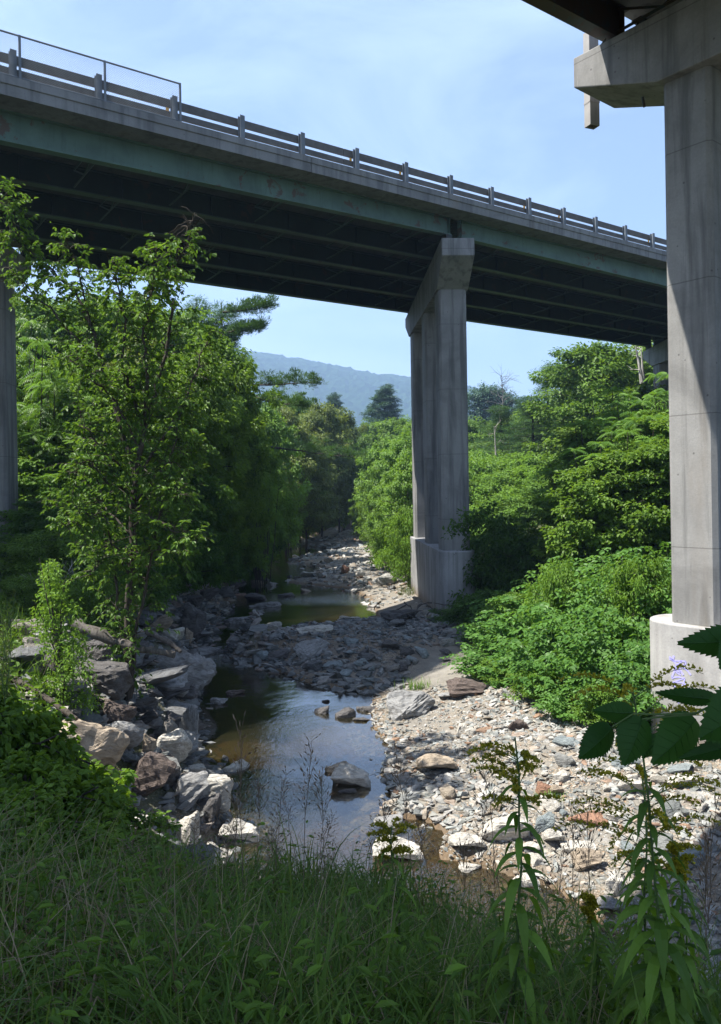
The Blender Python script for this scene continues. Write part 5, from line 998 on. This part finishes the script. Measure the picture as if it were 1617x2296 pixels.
# goldenrod
def goldenrod(x0, y0, x1, y1, Y, label, seed, fl=1.0, top=.22, nleaf=60):
    r = np.random.default_rng(seed); a = at(x0, y0, Y=Y); b = at(x1, y1, Y=Y + .05); gz = H1(a[0], Y); a = np.array([a[0], Y, gz]); root = empty('goldenrod', tuple(a), label, 'goldenrod'); ln = np.linalg.norm(b - a); P = bez(a, b, .0, 10, r, .006); P[:, 0] += np.sin(np.linspace(0, 3.1, 10)) * .02
    MB().tube(P, np.linspace(.006, .0025, 10), 6, rnd=.4).build('stem', M['stem'], root, smooth=True, loc=tuple(a)); lm = MB(); f = np.linspace(.12, 1 - top * .6, nleaf); B = np.stack([np.interp(f, np.linspace(0, 1, 10), P[:, q]) for q in range(3)], 1); az = np.arange(nleaf) * 2.4
    d = np.stack([np.cos(az), np.sin(az) * .8, np.full(nleaf, .15)], 1); L = np.interp(f, [0, .5, .8, 1], [.20, .18, .11, .05]) * r.uniform(.8, 1.15, nleaf)
    for j in range(nleaf):      # long drooping lance leaf in four segments
        u = np.linspace(0, 1, 7)[:, None]; Q = B[j] + d[j] * L[j] * (u - .25 * u ** 2) + np.array([0, 0, -1]) * u ** 2 * L[j] * r.uniform(.45, .95); S = unit(np.cross(d[j], [0, 0, 1.])); w = (np.sin(np.pi * np.clip(u, .02, 1) ** .8)) * L[j] * .088 + .0006
        V = np.stack([Q - S * w + [0, 0, .25] * w, Q, Q + S * w + [0, 0, .25] * w], 1).reshape(-1, 3); F = [(3 * i + q, 3 * i + q + 1, 3 * i + q + 4, 3 * i + q + 3) for i in range(6) for q in (0, 1)]; lm.add(V, F, np.full(12, r.random()))
    lm.build('leaves', M['leaf'], root, loc=tuple(a)); fm = MB(); sm = MB()
    for j in range(20):
        ff = 1 - top * r.random(); c = np.array([np.interp(ff, np.linspace(0, 1, 10), P[:, q]) for q in range(3)]); aa = r.random() * 6.28; l = ln * top * .75 * (1.25 - (1 - ff) / top * .5) * r.uniform(.5, 1) * fl; e = c + np.array([math.cos(aa) * l, math.sin(aa) * l * .6, l * .38]); Q = bez(c, e, l * .12, 8); Q[:, 2] -= np.linspace(0, 1, 8) ** 3 * l * .22
        sm.tube(Q, np.linspace(.0016, .0007, 8), 3, cap=False, rnd=.5); m = 80; t = r.uniform(.25, 1, m); G = np.stack([np.interp(t, np.linspace(0, 1, 8), Q[:, q]) for q in range(3)], 1) + r.normal(size=(m, 3)) * .0032 + [0, 0, .003]
        leaves(fm, G, rdir(r, m) + [0, 0, .8], rdir(r, m), .011, .008, r.random(m), 'quad')
    sm.build('flower_stalks', M['stem'], root, loc=tuple(a)); fm.build('flower_head', M['gold'], root, loc=tuple(a))
goldenrod(1125, 2300, 1165, 1650, 2.25, 'tall goldenrod with yellow plumes standing in front of the gravel bar', 1)
goldenrod(1500, 2330, 1425, 1560, 2.1, 'tallest goldenrod in front of the right pedestal, almost in bud', 2, .9, .3, 80)
goldenrod(1420, 2320, 1440, 1740, 2.45, 'goldenrod with yellow side sprays at the lower right', 3, 1.2, .34, 80)
goldenrod(895, 2320, 872, 1850, 3.0, 'short goldenrod with greenish buds near the centre of the bank', 4, .9, .16, 34)
goldenrod(1530, 2400, 1520, 1900, 2.3, 'leafy goldenrod without open flowers at the right edge', 5, .5, .12, 84)
goldenrod(1340, 2400, 1320, 2010, 2.6, 'low leafy goldenrod left of the tallest one', 6, .5, .14, 60)
# big toothed leaves hanging in from the right
def bigleaves():
    a = at(1700, 1500, Y=1.75); root = empty('leafy_branch', tuple(a), 'dark branch with big saw-toothed leaves hanging in from the right edge', 'branch'); L0_ = tuple(a); r = np.random.default_rng(3)
    # base pixel, tip pixel, half width px, depth
    LV = [((1700, 1455), (1518, 1440), 36, 1.75, .0), ((1640, 1540), (1470, 1560), 22, 1.85, .6), ((1455, 1600), (1535, 1700), 52, 1.8, .2), ((1440, 1600), (1400, 1715), 40, 1.8, .1), ((1375, 1625), (1300, 1700), 40, 1.85, .1), ((1420, 1590), (1325, 1600), 26, 1.8, .3), ((1560, 1590), (1640, 1620), 45, 1.75, .3), ((1600, 1540), (1600, 1655), 58, 1.7, .2), ((1690, 1660), (1525, 1702), 26, 1.75, .4), ((1640, 1400), (1612, 1500), 22, 1.7, .3), ((1455, 1700), (1490, 1790), 20, 1.9, .4)]
    LV = [((1700, 1432), (1520, 1442), 38, 1.75, .0), ((1610, 1568), (1470, 1552), 20, 1.85, .4), ((1560, 1612), (1462, 1712), 50, 1.8, .2), ((1440, 1610), (1398, 1716), 42, 1.8, .1), ((1372, 1632), (1298, 1700), 36, 1.85, .1), ((1420, 1598), (1330, 1592), 24, 1.8, .3), ((1700, 1560), (1568, 1655), 62, 1.7, .2), ((1700, 1650), (1522, 1700), 27, 1.75, .4), ((1650, 1420), (1614, 1500), 24, 1.7, .3), ((1480, 1650), (1440, 1700), 18, 1.9, .3)]
    for b, t, hw, Y, tw in LV:
        B = at(*b, Y=Y); T = at(*t, Y=Y - .03); ax = T - B; l = np.linalg.norm(ax); ax /= l; S = unit(np.cross(ax, [0, 1., 0])); Nn = np.cross(S, ax); hwm = hw * Y / F_; k = 15; mb = MB(); C = []; E1 = []; E2 = []
        for j in range(k + 1):
            u = j / k; w = hwm * (math.sin(math.pi * min(1, u * .94 + .06) ** .78)) ** .85 if j < k else .0005; c = B + ax * l * u - Nn * math.sin(u * 3.1) * l * .06; C.append(c); E1.append((c, w))
        V = []; F = []
        for j in range(k):
            c0, w0 = E1[j]; c1, w1 = E1[j + 1]
            for s in (-1, 1):
                o0 = c0 + S * s * w0 * .94 + Nn * w0 * .25; tooth = c1 + S * s * (w1 + hwm * .09) + Nn * w1 * .25 + ax * l * .012; o1 = c1 + S * s * w1 * .94 + Nn * w1 * .25; q = len(V); V += [c0, o0, tooth, o1, c1]; F.append((q, q + 1, q + 2, q + 3, q + 4) if s > 0 else (q + 4, q + 3, q + 2, q + 1, q))
        mb.add(V, F, r.random()); mb.tube(np.array(C) - Nn * .0008, np.linspace(.0014, .0005, k + 1), 4, cap=False, rnd=.9)
        for j in range(2, k - 1, 2):
            c, w = E1[j]
            for s in (-1, 1): mb.tube([c - Nn * .0006, c + ax * l * .1 + S * s * E1[min(j + 1, k)][1] * .8 + Nn * w * .2], [.0007, .0004], 3, cap=False, rnd=.9)
        mb.build('leaf', M['bigleaf'], root, loc=L0_)
    st = MB()
    for pts in ([(1760, 1480), (1700, 1520), (1640, 1560), (1560, 1600), (1480, 1602), (1420, 1600), (1372, 1630)], [(1760, 1400), (1700, 1430)], [(1760, 1600), (1700, 1600), (1690, 1650)], [(1560, 1600), (1440, 1612)]):
        st.tube(np.array([at(x, y, Y=1.78) for x, y in pts]), np.linspace(.004, .0015, len(pts)), 5, cap=False, rnd=.3)
    st.build('stem', M['stem'], root, loc=L0_)
bigleaves()
# vines and brambles over the left part of the bank
def vines():
    r = np.random.default_rng(88); lm = MB(); n = 9500
    Y = 2.2 + 8.6 * r.random(n) ** 1.0; xr = r.uniform(-.60, -.06, n); X = xr * Y; u = .45 * X + .85 * Y; lim = np.interp(xr, [-.6, -.42, -.33, -.25, -.16, -.06], [5.0, 4.6, 4.4, 4.6, 4.5, 3.0])
    c = fbm(X * 1.1, Y * 1.1, 90, 3); k = (u < lim + c * 1.2) & (c + r.random(n) * .6 > .0) & ((Y > 4.6) | (r.random(n) < .30)); X, Y = X[k], Y[k]; Z = height(X, Y) + (.10 + .38 * (vn(X * 1.6, Y * 1.6, 91) ** 1.5)) * r.random(len(X)) ** .6
    n = len(X); P = np.stack([X, Y, Z], 1); a = r.random(n) * 6.28; d = np.stack([np.cos(a), np.sin(a), r.normal(-.2, .25, n)], 1); nn_ = np.array([0, 0, 1.]) + r.normal(size=(n, 3)) * .42 + np.array([.15, -.25, 0]); L = r.uniform(.035, .085, n) * np.clip(Y / 6, .7, 1.3); t = np.clip(r.normal(.45, .25, n), 0, 1)
    S = unit(np.cross(d, nn_))
    for ang, sc in ((0, 1), (.85, .72), (-.85, .72)):      # lobed leaf: three pointed lobes from one base
        dd = unit(d) * math.cos(ang) + S * math.sin(ang); leaves(lm, P, dd, nn_, L * sc, L * sc * .72, t, 'fold', .1)
    tag(lm.build('vines', M['leaf']), 'mat of lobed vine and bramble leaves over the left bank', 'vines', None, 'stuff')
    sm = MB()
    for i in range(150):
        Y0 = r.uniform(2.5, 8); X0 = -r.uniform(.1, .5) * Y0; a = r.random() * 6.28; l = r.uniform(.5, 1.4); z0 = H1(X0, Y0); e = np.array([X0 + math.cos(a) * l, Y0 + math.sin(a) * l, 0]); e[2] = H1(e[0], e[1]) + r.uniform(0, .3); sm.tube(bez(np.array([X0, Y0, z0]), e, r.uniform(.1, .45), 8, r, .02), np.linspace(.004, .0015, 8), 3, cap=False, rnd=r.random())
    tag(sm.build('bramble_canes', M['dry']), 'arching dead bramble canes tangled among the vines', 'bramble', None, 'stuff')
vines()
reg('bramble', T_('bramble_bush', 15, 1.0, .8, .02, 22, 3, 36, .085, .062, .16, 'dome', .25, 'leaf', sub=1, trunk_r=.012)); reg('bramble_lime', T_('bramble_bush', 16, 1.0, .8, .02, 22, 3, 30, .10, .08, .16, 'dome', .25, 'leaf_lime', sub=1, trunk_r=.012))
for x, Y, yt, w, key in ((20, 7.4, 1490, 1.5, 'bramble'), (80, 7.6, 1570, 1.4, 'bramble'), (135, 7.6, 1640, 1.2, 'bramble_lime'), (195, 7.4, 1700, 1.2, 'bramble'), (255, 7.2, 1775, 1.0, 'bramble_lime'), (310, 7, 1825, .9, 'bramble'), (-40, 7, 1450, 1.5, 'bramble'), (50, 6.2, 1600, 1.3, 'bramble'), (130, 6.2, 1700, 1.2, 'bramble'),
                         (220, 6, 1790, 1.1, 'bramble'), (0, 5.2, 1680, 1.1, 'bramble'), (90, 5.2, 1760, 1.0, 'bramble'), (180, 5, 1840, .9, 'bramble'), (40, 4.3, 1830, .8, 'bramble_lime'), (120, 4.2, 1910, .8, 'bramble'), (250, 4.8, 1910, .8, 'bramble')):
    X, Y = XY(x, Y); plant(key, X, Y, 'low bramble bush on the near left bank', 'bush', 'bramble bushes of the near left bank', ytop=yt + 105, wd=w)
# willow-like sprig at far left
g = np.array([*XY(-12, 7.2), 0]); g[2] = H1(g[0], g[1]); root = empty('willow_sapling', tuple(g), 'grey-green willow shoot with narrow leaves at the left edge', 'willow'); r = np.random.default_rng(14); tm = MB(); lm = MB()
for q in range(12):
    e = at(r.uniform(-20, 34), r.uniform(1300, 1480), Y=7.2 + r.normal() * .2); P = bez(g, e, .1, 10, r, .02); tm.tube(P, np.linspace(.007, .002, 10), 4, cap=False); m = 60; t = np.linspace(.3, 1, m); B = np.stack([np.interp(t, np.linspace(0, 1, 10), P[:, w]) for w in range(3)], 1)
    leaves(lm, B, rdir(r, m) * [1, 1, .4] + [0, 0, .7], rdir(r, m), .06, .009, r.random(m), 'quad')
tm.build('stems', M['stem'], root, loc=tuple(g)); lm.build('leaves', M['olive'], root, loc=tuple(g))
# branch hanging across the middle pedestal
a = at(1090, 1150, Y=30.5); root = empty('leafy_branch', tuple(a), 'dark leafy branch reaching left across the pier column', 'branch'); r = np.random.default_rng(15); tm = MB(); lm = MB(); P = np.array([a, at(1060, 1160, Y=30.3), at(1040, 1172, Y=30.2), at(1020, 1190, Y=30)]); tm.tube(P, [.03, .02, .012, .006], 4)
C = np.array([P[i] + r.normal(size=3) * .2 for i in (0, 0, 1, 1, 2, 2, 3) for _ in range(3)]); clump_leaves(lm, r, C, .28, 22, .17, .11, rdir(r, len(C)), 'fold', .7); tm.build('twig', M['bark'], root, loc=tuple(a)); lm.build('leaves', M['leaf_dark'], root, loc=tuple(a))
# weeds that cover the shaded bank floors
r = np.random.default_rng(123); n = 60000; Y = 12 + 34 * r.random(n) ** 1.2; side = r.random(n) < .6; X = np.where(side, LEFTX(Y) - 3 - 16 * r.random(n), FOOT(Y) + .3 + 14 * r.random(n)); d = sdist(X, Y, WPXY)
k = ((d > 2.6) & side) | (~side & (Y > 17)); k &= fbm(X * .7, Y * .7, 33, 3) + r.random(n) * .4 > .02; X, Y = X[k], Y[k]; n = len(X); mb = MB(); P = np.stack([X, Y, height(X, Y) + r.random(n) * .3], 1); a = r.random(n) * 6.28
leaves(mb, P, np.stack([np.cos(a), np.sin(a), r.normal(.1, .4, n)], 1), np.array([0, 0, 1.]) + r.normal(size=(n, 3)) * .5, r.uniform(.09, .2, n), r.uniform(.04, .1, n), r.random(n), 'fold'); m = n // 2
blades(mb, r, P[:m] - [0, 0, .15], r.uniform(.3, .8, m), np.full(m, .016), .6, 3)
tag(mb.build('bank_weeds', M['leaf']), 'low weeds and grass covering the floor of both banks', 'weeds', None, 'stuff')
# tufts on the bar
for i, (x, y, h_, lab) in enumerate(((940, 1545, .45, 'small green grass tuft on the sand spit'), (1230, 1800, .22, 'tiny green tuft among the gravel'), (918, 1335, .8, 'yellowish grass tuft against the lit side of the middle pedestal'), (990, 1395, .4, 'green grass patch beside the driftwood tangle'), (850, 1245, .6, 'low green tuft on the far gravel'), (810, 1178, .8, 'bright grassy patch at the far bend of the stream'))):
    g = ground_at(x, y, 8); r = np.random.default_rng(i); mb = MB(); m = 130; blades(mb, r, g + r.normal(size=(m, 3)) * [.05 + h_ * .3, .05 + h_ * .2, 0], r.uniform(.4, 1, m) * h_, np.full(m, .012), .6, 3); tag(mb.build('grass_tuft', M['leaf_lime'] if i != 2 else M['olive']), lab, 'grass tuft')
# ------------------------------------------------------------------ labels by place where look-alikes stand in a row
ORD = 'leftmost second third fourth fifth sixth seventh eighth ninth tenth eleventh twelfth thirteenth fourteenth fifteenth sixteenth seventeenth eighteenth nineteenth twentieth'.split()
def px_(o):
    p = np.array(o.matrix_basis.translation) - [0, 0, CZ]; return 808.5 + F_ * (p @ RV) / max(p[1], .1)
groups = {}
for o in bpy.data.objects:
    if not o.parent and 'group' in o: groups.setdefault(o['group'], []).append(o)
SHORT = {'small shrubs among the knotweed': 'small pale shrub poking through the knotweed', 'knotweed bushes spilling over the gravel bar on the right': 'knotweed bush on the right bank', 'dark shrubs beside the middle pier': 'dark shrub beside the middle pier', 'vine-covered trees on the right bank': 'vine-covered tree above the knotweed',
         'sumac shrubs climbing the right hillside': 'feathery sumac on the right hillside', 'lime-green shrubs in the clearing': 'lime-green shrub in the clearing', 'far row of poplars': 'slim poplar in the far row',
         'background trees right of the middle pier': 'green background tree right of the middle pier', 'dense trees overhanging the left bank': 'tree overhanging the left edge of the stream', 'thicket of trees on the left bank': 'broadleaf tree in the left thicket',
         'sumacs in the left thicket': 'feathery sumac in the left thicket', 'low shrubs at the foot of the left thicket': 'low shrub under the left thicket', 'trees lining the left side of the stream': 'tree lining the far left side of the stream',
         'light green trees behind the middle pier': 'light green tree behind the middle pier', 'bright shrubs left of the middle pier': 'bright shrub at the waterline left of the middle pier', 'bramble bushes of the near left bank': 'bramble bush on the near left bank'}
for g_, short in SHORT.items():
    L_ = sorted(groups.get(g_, []), key=px_); n_ = len(L_)
    for i, o in enumerate(L_):
        j = n_ - 1 - i
        if i <= j or i < 10: w_ = ORD[min(i, 19)]; o['label'] = ('leftmost ' + short) if i == 0 else ('%s %s, counting from the left' % (w_, short))
        else: w_ = ORD[min(j, 19)]; o['label'] = ('rightmost ' + short) if j == 0 else ('%s %s, counting from the right' % (w_, short))
CW = {'rock': 'grey', 'dark_rock': 'dark', 'blue_rock': 'blue-grey', 'white_rock': 'pale', 'rock_bar': 'mottled', 'grey_rock': 'mid-grey', 'brown_rock': 'brown'}
def py_(o):
    p = np.array(o.matrix_basis.translation) - [0, 0, CZ]; return 1098 - F_ * (p @ UV) / max(p[1], .1)
for g_, zone in (('grey rocks of the shaded bar', 'shaded bar between the pools'), ('tumbled boulders of the left bank', 'rocky left bank'), ('medium stones of the sunny gravel bar', 'sunny gravel bar'), ('stones of the far riffles', 'far riffles')):
    L_ = groups.get(g_, []); xs_ = np.quantile([px_(o) for o in L_], [.25, .5, .75]); ys_ = np.quantile([py_(o) for o in L_], [.25, .5, .75]); ws_ = np.quantile([o.scale[0] for o in L_], [.33, .67])
    for o in L_:
        i = int(np.searchsorted(xs_, px_(o))); j = int(np.searchsorted(ys_, py_(o))); w_ = int(np.searchsorted(ws_, o.scale[0])); sh = 'flat' if o.scale[2] < o.scale[0] * .62 else 'chunky'
        o['label'] = '%s %s %s %s at %s %s, %s' % (('small', 'middling', 'large')[w_], sh, CW[o.data.materials[0].name and [k for k, v in M.items() if v == o.data.materials[0]][0]], 'boulder' if 'boulder' in o.name else 'stone', ('far edge', 'back half', 'front half', 'near edge')[j], ('left end', 'left of centre', 'right of centre', 'right end')[i], zone)
        o['category'] = 'boulder' if 'boulder' in o.name else 'rock'
for o in groups.get('flowering grass stalks of the near bank', []):
    x_ = px_(o); o['label'] = '%s brown-headed grass stalk before the %s' % ('short' if o.scale[2] < .8 else 'medium' if o.scale[2] < 1.1 else 'tall', 'left boulders' if x_ < 500 else 'left part of the pool' if x_ < 640 else 'middle of the pool' if x_ < 760 else 'right part of the pool' if x_ < 880 else 'pool outlet' if x_ < 1010 else 'left part of the gravel bar' if x_ < 1180 else 'middle of the gravel bar' if x_ < 1400 else 'right part of the gravel bar')
for o in groups.get('forest trees flanking the valley', []): o['label'] = 'tall tree in the dense forest %s of the valley' % ('left' if o.location.x < 0 else 'right')
for g_ in ('distant valley trees',):
    L_ = groups.get(g_, []); q_ = np.quantile([px_(o) for o in L_], np.linspace(0, 1, 9)[1:-1])
    for o in L_:
        x_ = px_(o); o['label'] = 'distant %s tree below the hills, %s' % ('olive' if 'olive' in o.name else 'green', 'hidden behind the left thicket' if x_ < 560 else 'between the pine boughs and the middle pier' if x_ < 915 else 'just right of the middle pier' if x_ < 1180 else 'behind the right bank trees')
# ------------------------------------------------------------------ summer haze
hz = MB().box((0, 1020, 164), (2600, 0, 0), (0, 1130, 0), (0, 0, 168)).build('haze', None)
hm = bpy.data.materials.new('summer_haze'); hm.use_nodes = True; hm.node_tree.nodes.clear()
ho = hm.node_tree.nodes.new('ShaderNodeOutputMaterial'); hv = hm.node_tree.nodes.new('ShaderNodeVolumePrincipled')
hv.inputs['Color'].default_value = (.62, .78, 1.0, 1); hv.inputs['Density'].default_value = .00055; hv.inputs['Anisotropy'].default_value = .2
hv.inputs['Color'].default_value = (.46, .68, 1.0, 1); hv.inputs['Density'].default_value = .0005
hm.node_tree.links.new(hv.outputs[0], ho.inputs['Volume']); hz.data.materials.append(hm); tag(hz, kind='stuff')
